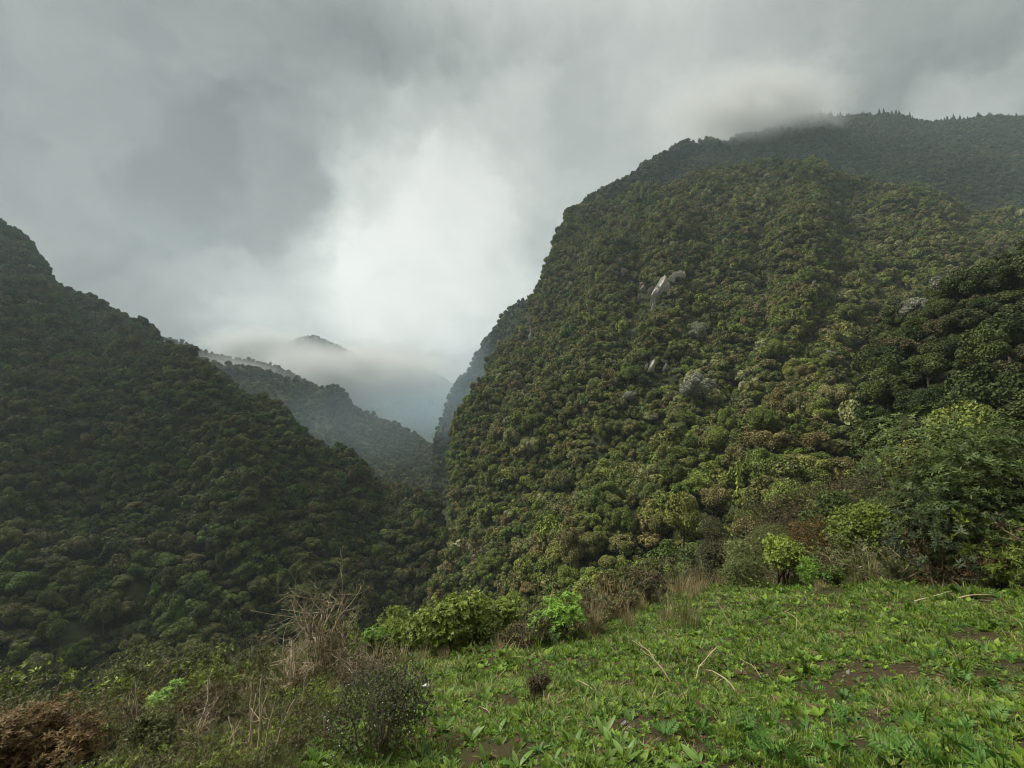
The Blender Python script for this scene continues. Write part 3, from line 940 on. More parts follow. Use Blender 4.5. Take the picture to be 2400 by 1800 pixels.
def leafy(geo_or_list, g, C, LR, kind, count, size, tint0=0.5, up=0.5, bright_top=0.0, flat=0.9, inner=0.25):
    """sprigs over the lobes; returns matrices, template ids and tints"""
    area = LR ** 2; pr = area / area.sum()
    li = g.choice(len(C), count, p=pr)
    cc = C.mean(0)
    d = unit(g.normal(size=(count, 3)) + unit(C[li] - cc) * 0.5 + np.array([0, 0, 0.25]))
    rad = np.where(g.random(count) < inner, g.uniform(0.4, 0.85, count), g.uniform(0.85, 1.12, count))
    rad = np.where(g.random(count) < 0.07, g.uniform(1.12, 1.4, count), rad)
    p = C[li] + d * (LR[li] * rad)[:, None] * np.array([1, 1, flat])
    p[:, 2] = np.maximum(p[:, 2], 0.02)
    z = unit(d * 0.7 + np.array([0, 0, up]) + g.normal(size=(count, 3)) * 0.3)
    M = frames(z, g.uniform(0, 6.28, count), size * g.uniform(0.65, 1.25, count), p)
    lt = g.uniform(-0.13, 0.13, len(C))
    tint = np.clip(tint0 + lt[li] + g.normal(0, 0.12, count) + bright_top * (p[:, 2] / max(1e-3, C[:, 2].max()) - 0.6), 0.03, 0.98)  # lit tops and shaded lower leaves painted into the tint by height
    return M, g.integers(0, len(SPR[kind]), count), tint

M_STEM = bark_material('shrub_stem', (0.045, 0.032, 0.024), (0.12, 0.09, 0.065))
M_DRY = bark_material('dry_twig', (0.28, 0.22, 0.145), (0.50, 0.41, 0.28))
M_TWIG = bark_material('brown_twig', (0.13, 0.105, 0.07), (0.30, 0.245, 0.165))

def stem_path(g, a, b, n=5, wob=0.06):
    t = np.linspace(0, 1, n)[:, None]
    L = np.linalg.norm(b - a)
    p = a + (b - a) * t + g.normal(0, wob * L, (n, 3)) * np.sin(np.pi * t)
    return p

def place(px, depth):
    """ground point below a photo column at a depth"""
    x = ray(px, 1400)[0] * depth
    # x per unit depth does not depend on py to first order; refine with the ground height
    for _ in range(3):
        z = float(ground(x, depth)) - CAM_Z
        f = depth * CP + z * SP
        x = (px - 1200) / F * f
    return np.array([x, depth, float(ground(x, depth))])

def hit(px, py):
    """meadow point seen at a photo pixel"""
    r = ray(px, py); prev = 0.5
    for d in np.arange(0.6, 40, 0.02):
        if CAM_Z + r[2] * d < ground(r[0] * d, d):
            return np.array([r[0] * d, d, float(ground(r[0] * d, d))])
    return place(px, 12.0)

def top_height(base, px, py):
    return float(P(px, py, base[1])[2] - base[2])

def shrub(name, label, cat, px, top, depth, wpx, kind, mat, count, size, lobes=9, tint=0.5, up=0.5, bright=0.15, stems=5,
          group=None, singles=0, seed=0, low=0.15, flat=0.9, stem_r=0.018, stem_mat=None, sink=0.05, inner=0.25):
    g = np.random.default_rng(seed + 900)
    b = place(px, depth)
    h = top_height(b, px, top); w_ = wpx / F * depth
    e = tag(obj(name, None, loc=b - np.array([0, 0, sink])), label, cat, group)
    C, LR = lobes_for(g, w_, h * 0.97, lobes, low)
    for k in range(stems):
        c = C[k % len(C)]
        s = Geo()
        base = np.array([g.normal(0, 0.05 * w_), g.normal(0, 0.05 * w_), -0.1])
        p = stem_path(g, base, c)
        tube(s, p, np.linspace(stem_r * g.uniform(0.7, 1.2), stem_r * 0.25, 5), 5)
        for q in range(4):
            j = g.integers(1, 4); tip = c + unit(g.normal(size=3) + [0, 0, 0.6]) * LR[k % len(C)] * 0.9
            tube(s, stem_path(g, p[j], tip, 4), np.linspace(stem_r * 0.35, stem_r * 0.1, 4), 4)
        obj('stem', s.mesh('stem', [stem_mat or M_STEM], True), e)
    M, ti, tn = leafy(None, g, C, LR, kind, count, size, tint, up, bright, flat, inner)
    if singles:
        # the sprigs nearest the camera, each an object of its own
        wp = M[:, :, 3] + b
        score = np.linalg.norm(wp - np.array([0, 0, CAM_Z]), axis=1)
        bpx, bpy_, _ = project(wp)
        score = score + np.where((bpx < -20) | (bpx > 2420), 1e3, 0)
        first = np.argsort(score)[:singles]
        mask = np.zeros(count, bool); mask[first] = True
        cache = {}
        for i in first:
            key = (int(ti[i]), int(np.clip(tn[i] * 8, 0, 7)))
            if key not in cache:
                v, t_, a = SPR[kind][key[0]]
                cache[key] = mesh('leaf_sprig', v, t_, [mat], {'tint': np.clip(a + (key[1] + 0.5) / 8, 0, 1)})
            o = obj('leaf_sprig', cache[key], e)
            o.matrix_local = Matrix([[*M[i, r]] for r in range(3)] + [[0, 0, 0, 1]])
        M, ti, tn = M[~mask], ti[~mask], tn[~mask]
    geo = Geo()
    for k in range(len(SPR[kind])):
        s_ = ti == k
        if s_.any():
            v, t_, a = SPR[kind][k]
            geo.inst(v, t_, M[s_], tn[s_], a)
    if geo.n:
        tag(obj('foliage', geo.mesh('foliage', [mat]), e), kind='stuff')
    return e

L_RHODO = leaf_material('glossy_dark_leaf', (0.006, 0.016, 0.004), (0.105, 0.155, 0.028), 0.5, 0.25, 0.12)
L_BRIGHT = leaf_material('bright_green_leaf', (0.022, 0.055, 0.010), (0.20, 0.36, 0.035), 0.45, 0.4, 0.3)
L_YGREEN = leaf_material('yellow_green_leaf', (0.04, 0.065, 0.010), (0.27, 0.35, 0.05), 0.5, 0.35, 0.3)
L_OLIVE = leaf_material('olive_leaf', (0.035, 0.045, 0.014), (0.15, 0.165, 0.05), 0.55, 0.3, 0.25)
L_PALEG = leaf_material('pale_green_leaf', (0.06, 0.085, 0.025), (0.23, 0.27, 0.085), 0.55, 0.3, 0.3)
L_RUST = leaf_material('rusty_leaf', (0.03, 0.018, 0.008), (0.17, 0.105, 0.03), 0.6, 0.25, 0.25)
L_BROWN = leaf_material('brownish_leaf', (0.035, 0.028, 0.017), (0.14, 0.115, 0.06), 0.65, 0.2, 0.2)
L_DARK = leaf_material('dark_shrub_leaf', (0.020, 0.024, 0.012), (0.085, 0.085, 0.042), 0.6, 0.25, 0.15)

# bushes along the brink and just beyond it
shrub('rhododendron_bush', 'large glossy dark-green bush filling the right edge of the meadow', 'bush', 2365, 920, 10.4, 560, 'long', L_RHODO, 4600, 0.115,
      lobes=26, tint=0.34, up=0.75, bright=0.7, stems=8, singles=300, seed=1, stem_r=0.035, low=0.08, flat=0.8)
shrub('narrow_leaf_bush', 'yellowish narrow-leaved bush at the right edge under the glossy bush', 'bush', 2395, 1230, 8.6, 150, 'narrow', L_YGREEN, 420, 0.11,
      lobes=7, tint=0.35, bright=0.2, seed=2, stems=4)
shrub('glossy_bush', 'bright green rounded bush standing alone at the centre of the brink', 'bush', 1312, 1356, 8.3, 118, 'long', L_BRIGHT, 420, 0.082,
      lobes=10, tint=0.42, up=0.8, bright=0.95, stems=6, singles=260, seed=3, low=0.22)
shrub('rounded_bush', 'large yellow-green bush, biggest of the clump left of the bright bush', 'bush', 1062, 1372, 8.3, 225, 'oval', L_YGREEN, 2300, 0.058,
      lobes=17, tint=0.46, bright=0.35, stems=7, seed=4, low=0.12)
shrub('rounded_bush', 'smaller yellow-green bush between the big clump and the bright bush', 'bush', 1192, 1386, 9.2, 110, 'oval', L_YGREEN, 1000, 0.06, lobes=8, tint=0.45, bright=0.3, seed=5)
shrub('rounded_bush', 'olive dome-shaped bush rising behind the yellow-green clump', 'bush', 1178, 1312, 12.0, 135, 'fine', L_YGREEN, 2600, 0.07, lobes=12, tint=0.5, bright=0.25, seed=6)
shrub('rounded_bush', 'olive-brown low bush at the left end of the brink clump', 'bush', 925, 1405, 9.0, 165, 'fine', L_YGREEN, 2200, 0.055, lobes=13, tint=0.42, bright=0.2, seed=7)
shrub('small_bush', 'small bright green bush at the far left of the brink clump', 'bush', 881, 1455, 8.2, 62, 'long', L_BRIGHT, 130, 0.07, lobes=5, tint=0.5, bright=0.5, seed=8, singles=110)
shrub('small_bush', 'dull brown bush just behind the bright green bush', 'bush', 1254, 1368, 10.2, 70, 'fine', L_BROWN, 420, 0.06, lobes=6, tint=0.55, seed=9)
shrub('rounded_bush', 'compact green bush behind the dry grass right of the bright bush', 'bush', 1458, 1308, 12.0, 84, 'fine', L_OLIVE, 900, 0.075, lobes=8, tint=0.5, bright=0.3, seed=10)
shrub('small_bush', 'dark twiggy bush beside the tall dry grass', 'bush', 1537, 1336, 12.6, 84, 'fine', L_DARK, 500, 0.065, lobes=7, tint=0.55, seed=11)
shrub('small_bush', 'low olive bush above the dry grass, left of the dark rounded bush', 'bush', 1560, 1290, 17.0, 90, 'fine', L_OLIVE, 700, 0.09, lobes=8, tint=0.5, seed=12)
shrub('rounded_bush', 'dark green rounded bush left of the pale bush', 'bush', 1678, 1262, 17.5, 74, 'fine', L_DARK, 900, 0.09, lobes=8, tint=0.5, seed=13)
shrub('rounded_bush', 'pale grey-green loose bush left of the umbrella-shaped bush', 'bush', 1735, 1246, 15.0, 120, 'fine', L_PALEG, 1500, 0.075, lobes=10, tint=0.5, bright=0.2, seed=14, stem_mat=M_TWIG)
shrub('umbrella_bush', 'umbrella-shaped bush with dark trunks and yellow-green top', 'bush', 1838, 1246, 15.0, 130, 'oval', L_YGREEN, 1000, 0.075, lobes=10, tint=0.42, bright=0.5, seed=15, low=0.5, stem_r=0.035, flat=0.6)
shrub('sapling', 'small fresh-green narrow sapling right of the umbrella-shaped bush', 'bush', 1900, 1296, 13.0, 62, 'narrow', L_BRIGHT, 230, 0.12, lobes=6, tint=0.45, bright=0.3, seed=16)
shrub('small_bush', 'low bright-leaved bush between the sapling and the glossy bush', 'bush', 1972, 1330, 12.4, 76, 'oval', L_BRIGHT, 260, 0.07, lobes=6, tint=0.4, bright=0.4, seed=17)
shrub('broadleaf_tree', 'yellow-green young tree left of the big glossy bush', 'tree', 2028, 1135, 21, 170, 'oval', L_YGREEN, 4200, 0.095, lobes=16, tint=0.4, bright=0.3, seed=18, stem_r=0.06, low=0.25)
shrub('broadleaf_tree', 'rusty orange-brown bushy tree behind the umbrella-shaped bush', 'tree', 1905, 1195, 22, 190, 'fine', L_RUST, 4500, 0.09, lobes=15, tint=0.5, bright=0.3, seed=19, stem_r=0.05)
shrub('broadleaf_tree', 'yellow-olive bushy tree above the pale bush', 'tree', 1790, 1180, 23, 150, 'fine', L_OLIVE, 4200, 0.09, lobes=13, tint=0.62, bright=0.3, seed=20, stem_r=0.05)
shrub('broadleaf_tree', 'dark green open tree with visible trunk above the rusty tree', 'tree', 1956, 1080, 30, 130, 'oval', L_RHODO, 2600, 0.11, lobes=11, tint=0.5, bright=0.3, seed=21, stem_r=0.09, low=0.3)
shrub('broadleaf_tree', 'brownish spreading tree, tallest behind the young yellow-green tree', 'tree', 1925, 1060, 36, 260, 'fine', L_BROWN, 7500, 0.125, lobes=20, tint=0.55, bright=0.3, seed=22, stem_r=0.1, low=0.35, flat=0.7)
shrub('broadleaf_tree', 'dull olive rounded tree left of the brownish spreading tree', 'tree', 1790, 1125, 34, 170, 'fine', L_OLIVE, 5500, 0.115, lobes=14, tint=0.5, bright=0.3, seed=23, stem_r=0.08)
shrub('broadleaf_tree', 'dark olive tree rising behind the left part of the big glossy bush', 'tree', 2120, 1060, 32, 190, 'fine', L_OLIVE, 5500, 0.115, lobes=14, tint=0.4, bright=0.3, seed=24, stem_r=0.08)

for k, (lab, px, top, dep, wpx, lm, tn_) in enumerate([
        ('dark olive round tree in the dip left of the dark rounded bush', 1590, 1225, 34, 110, L_OLIVE, 0.4),
        ('brownish tree at the foot of the slope above the dry grass', 1490, 1235, 38, 110, L_BROWN, 0.5),
        ('green tree at the foot of the slope behind the compact green bush', 1400, 1225, 40, 120, L_OLIVE, 0.55),
        ('tall dark tree behind the dark rounded bush', 1690, 1155, 36, 120, L_DARK, 0.6),
        ('olive tree below the near spur above the big glossy bush', 2230, 930, 40, 210, L_OLIVE, 0.42),
        ('rust-tinged tree below the near spur at the right edge', 2390, 880, 38, 200, L_BROWN, 0.5),
        ('dark green tree in the gully left of the near spur', 2040, 1000, 44, 160, L_DARK, 0.6),
        ('deep olive tree between the brownish spreading tree and the spur', 2110, 970, 42, 170, L_OLIVE, 0.36),
        ('small olive tree behind the bright bush and dome-shaped bush', 1290, 1290, 30, 90, L_OLIVE, 0.5)]):
    shrub('broadleaf_tree', lab, 'tree', px, top, dep, wpx, 'fine', lm, 4500, 0.125, lobes=16, tint=tn_, bright=0.3, seed=60 + k, stem_r=0.09, low=0.3, group='trees beyond the brink')
# pale-leaved trees standing out on the slopes
PALE = [c.copy() for c, _ in NEAR[:4]]
for c in PALE: c.materials.clear(); c.materials.append(M_PALE)
for k, (sh, lab, px, py, rpx_) in enumerate([
        ('right_mountain', 'broad pale silvery tree low on the right mountain face', 1632, 915, 46), ('right_mountain', 'pale silvery-green tree above the broad silvery tree', 1645, 790, 30),
        ('near_spur', 'pale grey-green tree on the crest of the near spur', 2150, 720, 40), ('near_spur', 'upper pale tree on the near spur crest', 2215, 668, 42),
        ('right_mountain', 'small pale tree high on the right mountain', 1520, 505, 13), ('right_mountain', 'pale tree left of the flat white outcrop', 1480, 775, 17),
        ('right_mountain', 'pale tree right of centre on the mountain face', 1940, 830, 20), ('right_mountain', 'pale green tree below the white outcrop', 1490, 925, 22)]):
    G_, N_ = GRID[sh]; G_ = G_.reshape(-1, 3); N_ = N_.reshape(-1, 3)
    a_, b_, f_ = project(G_)
    fc = np.sum(N_ * unit(np.array([0, 0, CAM_Z]) - G_), axis=1)
    e2 = (a_ - px) ** 2 + (b_ - py - rpx_ * 0.8) ** 2 + np.where(fc < 0, 1e6, 0)
    j = int(np.argmin(np.where(e2 < max(20.0 ** 2, e2.min() * 1.2), f_, 1e9)))
    p = G_[j]; rad = rpx_ / F * f_[j]
    e = tag(obj('pale_tree', None, loc=p, rot=(0, 0, k * 1.1), scale=(rad, rad, rad)), lab, 'tree', 'pale trees')
    obj('trunk', NEAR[k % 4][1], e); obj('crown', PALE[k % 4], e)

# brush at lower left
shrub('rust_bush', 'rust-brown leafy bush in the bottom left corner', 'bush', 80, 1625, 3.8, 290, 'long', L_RUST, 1700, 0.042, lobes=24, tint=0.5, up=0.9, bright=0.5, seed=30, stems=6, low=0.1)
shrub('small_bush', 'small bright green bush low among the brush at left', 'bush', 388, 1602, 5.6, 124, 'long', L_BRIGHT, 380, 0.045, lobes=9, tint=0.45, up=0.9, bright=0.7, seed=31, singles=120)
shrub('brush_shrub', 'wide olive shrub on the brink above the small bright bush', 'bush', 345, 1508, 7.4, 210, 'fine', L_OLIVE, 1900, 0.055, lobes=14, tint=0.42, bright=0.3, seed=32, stem_mat=M_TWIG)
shrub('brush_shrub', 'olive shrub adjoining the twiggy shrub on the left brink', 'bush', 490, 1500, 7.2, 170, 'fine', L_OLIVE, 1500, 0.05, lobes=12, tint=0.40, bright=0.3, seed=33, stem_mat=M_TWIG)
shrub('brush_shrub', 'reddish brown thin-leaved shrub right of the small bright bush', 'bush', 500, 1600, 5.2, 150, 'fine', L_BROWN, 900, 0.034, lobes=11, tint=0.5, bright=0.2, seed=34, stem_mat=M_TWIG, inner=0.4)
shrub('brush_shrub', 'green low shrub under the tall twiggy shrub', 'bush', 660, 1620, 5.4, 170, 'fine', L_OLIVE, 1000, 0.036, lobes=11, tint=0.45, bright=0.2, seed=35, stem_mat=M_TWIG, inner=0.4)
shrub('brush_shrub', 'mossy green low shrub along the bottom left edge', 'bush', 330, 1690, 4.2, 260, 'fine', L_OLIVE, 1500, 0.032, lobes=14, tint=0.38, bright=0.2, seed=36, stem_mat=M_TWIG, inner=0.4)
FL = shrub('flowering_shrub', 'dark shrub dotted with tiny white flowers at the left edge of the meadow', 'bush', 885, 1540, 3.9, 235, 'fine', L_DARK, 3000, 0.022, lobes=24, tint=0.5, bright=0.25, seed=37, stems=8, stem_mat=M_TWIG, inner=0.3)
M_PETAL = leaf_material('white_petal', (0.6, 0.6, 0.55), (0.8, 0.8, 0.76), 0.6, 0.2, 0.2)
g = np.random.default_rng(5); geo = Geo()
C_, LR_ = lobes_for(np.random.default_rng(937), 235 / F * 3.9, top_height(place(885, 3.9), 885, 1540) * 0.97, 24, 0.15)
M_, _, _ = leafy(None, g, C_, LR_, 'fine', 150, 0.006, 0.5, inner=0.0)
geo.inst(*SPR['oval'][0][:2], M_, np.full(150, 0.6))
tag(obj('flowers', geo.mesh('flowers', [M_PETAL]), FL), kind='stuff')
shrub('small_bush', 'small dark upright shrub in the middle of the meadow', 'bush', 1262, 1560, 4.65, 62, 'fine', L_BROWN, 620, 0.026, lobes=12, tint=0.45, seed=38, stem_mat=M_TWIG, low=0.1)
shrub('small_bush', 'low brown withered shrub right of the dark upright shrub', 'bush', 1322, 1605, 4.7, 70, 'fine', L_BROWN, 300, 0.022, lobes=7, tint=0.5, seed=39, stem_mat=M_TWIG)
shrub('small_bush', 'brown twiggy bush between the yellow-green clump and the bright bush', 'bush', 1222, 1450, 7.9, 84, 'fine', L_BROWN, 380, 0.045, lobes=7, tint=0.6, seed=40, stem_mat=M_DRY, inner=0.5)

# ------------------------------------------------------------------ twiggy shrubs and dead stalks
def branch(geo, g, p, d, L, r, level, tips, mat=0, curve=0.25):
    n = 5
    pts = [p]; dd = unit(d)
    for i in range(n - 1):
        dd = unit(dd + g.normal(0, curve * 0.5, 3) + np.array([0, 0, 0.04]))
        pts.append(pts[-1] + dd * L / (n - 1))
    tube(geo, pts, np.linspace(r, r * 0.4, n), 5 if level > 1 else 3, g.uniform(0.3, 0.7), mat)
    if level > 0:
        for k in range(g.integers(3, 6)):
            j = g.integers(1, n); q = pts[j]
            nd = unit(dd + g.normal(0, 0.75, 3))
            branch(geo, g, q, nd, L * g.uniform(0.35, 0.62), r * 0.5, level - 1, tips, mat, curve)
    tips.append((pts[-1], dd)); tips.append((pts[-2], dd))

def twiggy(name, label, px, top, depth, wpx, mains, seed, twig, leaf=None, leaf_size=0.02, leaf_n=0, level=3, group=None, r=0.012):
    g = np.random.default_rng(seed)
    b = place(px, depth); h = top_height(b, px, top); w_ = wpx / F * depth
    e = tag(obj(name, None, loc=b - np.array([0, 0, 0.04])), label, 'shrub', group)
    tips = []
    for k in range(mains):
        geo = Geo()
        a = g.uniform(0, 6.28); out = g.uniform(0.1, 0.5) * w_ / max(h, 0.1)
        d = np.array([math.cos(a) * out, math.sin(a) * out, 1.0])
        branch(geo, g, np.array([g.normal(0, 0.1 * w_), g.normal(0, 0.06 * w_), -0.05]), d, h * g.uniform(0.55, 0.95), r * g.uniform(0.6, 1.2), level, tips)
        obj('branch', geo.mesh('branch', [M_DRY if (k % 3 == 0 and twig is M_TWIG) else twig], True), e)
    if leaf and leaf_n:
        idx = g.integers(0, len(tips), leaf_n)
        p = np.array([tips[i][0] for i in idx]) + g.normal(0, 0.02, (leaf_n, 3))
        z = unit(np.array([tips[i][1] for i in idx]) + g.normal(0, 0.5, (leaf_n, 3)))
        geo = Geo()
        geo.inst(*SPR['fine'][0][:2], frames(z, g.uniform(0, 6, leaf_n), leaf_size * g.uniform(0.6, 1.3, leaf_n), p), np.clip(g.normal(0.5, 0.2, leaf_n), 0, 1), SPR['fine'][0][2])
        tag(obj('foliage', geo.mesh('foliage', [leaf]), e), kind='stuff')
    return e
twiggy('twiggy_shrub', 'tall grey-brown twiggy shrub with bare tips, highest of the left brush', 765, 1385, 6.9, 170, 16, 1, M_TWIG, L_OLIVE, 0.024, 2200, r=0.014)
twiggy('twiggy_shrub', 'bare pale branches sticking out left of the tall twiggy shrub', 692, 1478, 6.0, 110, 5, 2, M_DRY, None, level=3, r=0.016)
twiggy('twiggy_shrub', 'mossy twiggy shrub on the left brink between olive shrubs', 582, 1490, 7.0, 130, 8, 3, M_TWIG, L_OLIVE, 0.03, 900)
twiggy('twiggy_shrub', 'brown thicket of fine twigs behind the flowering shrub', 830, 1490, 5.9, 150, 9, 4, M_TWIG, L_BROWN, 0.022, 700)
twiggy('twiggy_shrub', 'withered twig thicket on the brink right of the tall twiggy shrub', 905, 1500, 7.3, 120, 7, 5, M_DRY, L_BROWN, 0.025, 300)
twiggy('twiggy_shrub', 'pale forked dry twigs beside the yellow-green clump', 1226, 1475, 7.8, 70, 5, 6, M_DRY, None, level=2, r=0.009)
twiggy('twiggy_shrub', 'brown brush thicket left of the pale stalk clump', 470, 1640, 4.4, 150, 8, 8, M_TWIG, L_BROWN, 0.02, 500)

def stalk(label, pts, r=0.010, mat=None, forks=2, seed=0, group='dead stalks in the meadow', name='dead_stalk'):
    """a dry stem through 3-D points"""
    g = np.random.default_rng(seed); geo = Geo()
    pts = catmull(np.array(pts), 7)
    b = pts[0].copy(); pts = pts - b
    pts[1:-1] += g.normal(0, 0.007, pts[1:-1].shape)
    r = r * 1.05
    tube(geo, pts, np.linspace(r, r * 0.35, 7), 5)
    for k in range(forks):
        j = g.integers(2, 6); d = unit(pts[-1] - pts[0]) + g.normal(0, 0.45, 3)
        L = np.linalg.norm(pts[-1] - pts[0]) * g.uniform(0.15, 0.35)
        tube(geo, stem_path(g, pts[j], pts[j] + unit(d) * L, 4, 0.04), np.linspace(r * 0.5, r * 0.2, 4), 4)
    return tag(obj(name, geo.mesh(name, [mat or M_DRY], True), loc=b), label, 'stalk', group)

def meadow_stalk(label, foot, tip, lean=0.0, **kw):
    """stem rooted at the photo pixel foot, its tip seen at the pixel tip, leaning lean metres away"""
    a = hit(*foot); d = a[1] + lean
    b = P(tip[0], tip[1], d)
    mid = (a + b) / 2 + np.array([0, 0, 0.03])
    return stalk(label, [a - np.array([0, 0, 0.02]), mid, b], **kw)
meadow_stalk('tallest dead stalk of the meadow clump, leaning left', (1608, 1565), (1556, 1481), 0.05, seed=1)
meadow_stalk('dead stalk leaning right, crossing the clump in the meadow', (1624, 1597), (1684, 1513), 0.05, seed=2, r=0.008)
meadow_stalk('thin upright dead stalk in the middle of the meadow clump', (1609, 1619), (1609, 1546), 0.0, seed=3, r=0.005)
meadow_stalk('long dead stalk bent to the left of the meadow clump', (1575, 1600), (1497, 1505), 0.25, seed=4)
meadow_stalk('dry stalk lying over to the lower right of the meadow clump', (1735, 1627), (1665, 1571), 0.2, seed=5)
meadow_stalk('short dry stalk lying right of the meadow clump', (1792, 1595), (1735, 1543), 0.2, seed=6, r=0.005)
meadow_stalk('thin dry stalk on the slope above the meadow clump', (1716, 1470), (1668, 1394), 0.2, seed=7)
meadow_stalk('pale thin stalk slanting down the upper meadow', (1885, 1472), (1845, 1435), 0.2, seed=8, r=0.005)
meadow_stalk('dry stalk left of centre in front of the dark upright shrub', (1404, 1630), (1352, 1598), 0.2, seed=9, r=0.005)
meadow_stalk('small dry stalk beside the dark upright shrub', (1236, 1636), (1222, 1603), 0.0, seed=10, r=0.004)
meadow_stalk('second upright stalk in the meadow clump, forked', (1632, 1575), (1612, 1532), 0.0, seed=11, r=0.005)
meadow_stalk('dry stalk at the left part of the meadow near the pale scrap', (940, 1625), (942, 1590), 0.0, seed=12, r=0.004)
meadow_stalk('dry stalk bent over below the dark upright shrub', (1155, 1680), (1118, 1658), 0.1, seed=13, r=0.004)
for k, (fx, fy, tx, ty) in enumerate([(575, 1800, 600, 1625), (592, 1795, 588, 1600), (612, 1800, 640, 1660), (560, 1790, 536, 1680), (630, 1790, 690, 1640), (602, 1810, 612, 1590),
                                      (470, 1790, 462, 1690), (488, 1760, 500, 1650), (320, 1770, 318, 1600), (520, 1800, 560, 1700), (650, 1760, 610, 1640), (700, 1700, 722, 1560)]):
    lab = ['pale dead stalk in the bottom left clump, leaning right', 'tall straight pale stalk in the bottom left clump', 'right-leaning forked pale stalk of the bottom left clump',
           'left-leaning pale stalk of the bottom left clump', 'pale branch slanting right out of the bottom left clump', 'tallest pale stalk of the bottom left clump',
           'thin pale stalk left of the bottom left clump', 'thin forked stalk in the brush under the mossy twiggy shrub', 'thin pale stem beside the small bright bush',
           'short thick pale stalk at the foot of the bottom left clump', 'pale stalk leaning left under the tall twiggy shrub', 'pale forked stem in front of the tall twiggy shrub'][k]
    meadow_stalk(lab, (fx, fy), (tx, ty), 0.05, seed=40 + k, r=0.008 if k < 6 else 0.006, forks=4, group='pale stalks in the left brush')
# sticks lying on the grass at right
for k, (a, b) in enumerate([((2143, 1418), (2210, 1414)), ((2246, 1411), (2310, 1417))]):
    p, q = hit(*a), hit(*b)
    q[1] = p[1] + 0.1; q[0] = (b[0] - 1200) / F * q[1]; q[2] = float(ground(q[0], q[1]))
    up_ = np.array([0, 0, 0.06])
    stalk(['straight tan stick lying on the grass at right', 'curved tan stick lying on the grass near the glossy bush'][k],
          [p + up_, (p + q) / 2 + up_ * (1.0 + k * 0.8), q + up_], r=0.012, forks=0, seed=60 + k, group='sticks on the grass', name='fallen_stick')

# pale crumpled scrap in the grass
g = np.random.default_rng(3)
p = hit(1000, 1614); v, t_ = icosphere(); v = v * (1 + 0.35 * g.normal(size=(len(v), 1))) * np.array([0.035, 0.026, 0.02])
m, t = material('white_scrap'); M_SCRAP = finish(m, t, principled(t, t.mix(t.noise(t.n('ShaderNodeTexCoord').outputs['Object'], 30, 3), (0.55, 0.55, 0.53, 1), (0.75, 0.75, 0.74, 1)), 0.6, 0.3))
tag(obj('pale_scrap', mesh('pale_scrap', v, t_, [M_SCRAP]), loc=p + np.array([0, 0, 0.035])), 'crumpled white scrap lying in the grass near the flowering shrub', 'scrap')

# ------------------------------------------------------------------ dry grass tufts
def blades(g, n, h, w_, spread, lean=0.4, tint=(0.3, 0.7), segs=3):
    geo = Geo()
    for i in range(n):
        a = g.uniform(0, 6.28); q = math.sqrt(g.random()) * spread
        b = np.array([math.cos(a) * q, math.sin(a) * q, 0])
        d = np.array([math.cos(a + g.normal(0, 0.6)), math.sin(a + g.normal(0, 0.6)), 0]) * lean * g.uniform(0.2, 1.0)
        L = h * g.uniform(0.5, 1.1)
        s = unit(np.array([-math.sin(a), math.cos(a), 0.0]) + g.normal(0, 0.3, 3)) * w_ * 0.5
        V = []
        for k in range(segs):
            f = k / segs
            c = b + d * L * f ** 1.6 + np.array([0, 0, L * (f - 0.18 * f * f * (1 + lean))])
            V += [c - s * (1 - f * 0.6), c + s * (1 - f * 0.6)]
        f = 1.0; V.append(b + d * L + np.array([0, 0, L * (1 - 0.18 * (1 + lean))]))
        T = []
        for k in range(segs - 1):
            j = 2 * k; T += [[j, j + 1, j + 3], [j, j + 3, j + 2]]
        j = 2 * (segs - 1); T.append([j, j + 1, j + 2])
        geo.add(np.array(V), T, g.uniform(*tint))
    return geo
M_STRAW = leaf_material('dry_straw', (0.12, 0.10, 0.045), (0.44, 0.36, 0.20), 0.8, 0.1, 0.25)
M_GRASSY = leaf_material('half_dry_grass', (0.06, 0.075, 0.02), (0.28, 0.25, 0.12), 0.7, 0.15, 0.3)
tufts = [blades(np.random.default_rng(80 + k), 130, 0.8, 0.010, 0.28, 0.35, (0.2, 0.95)).mesh('tuft', [M_STRAW if k % 2 else M_GRASSY]) for k in range(4)]
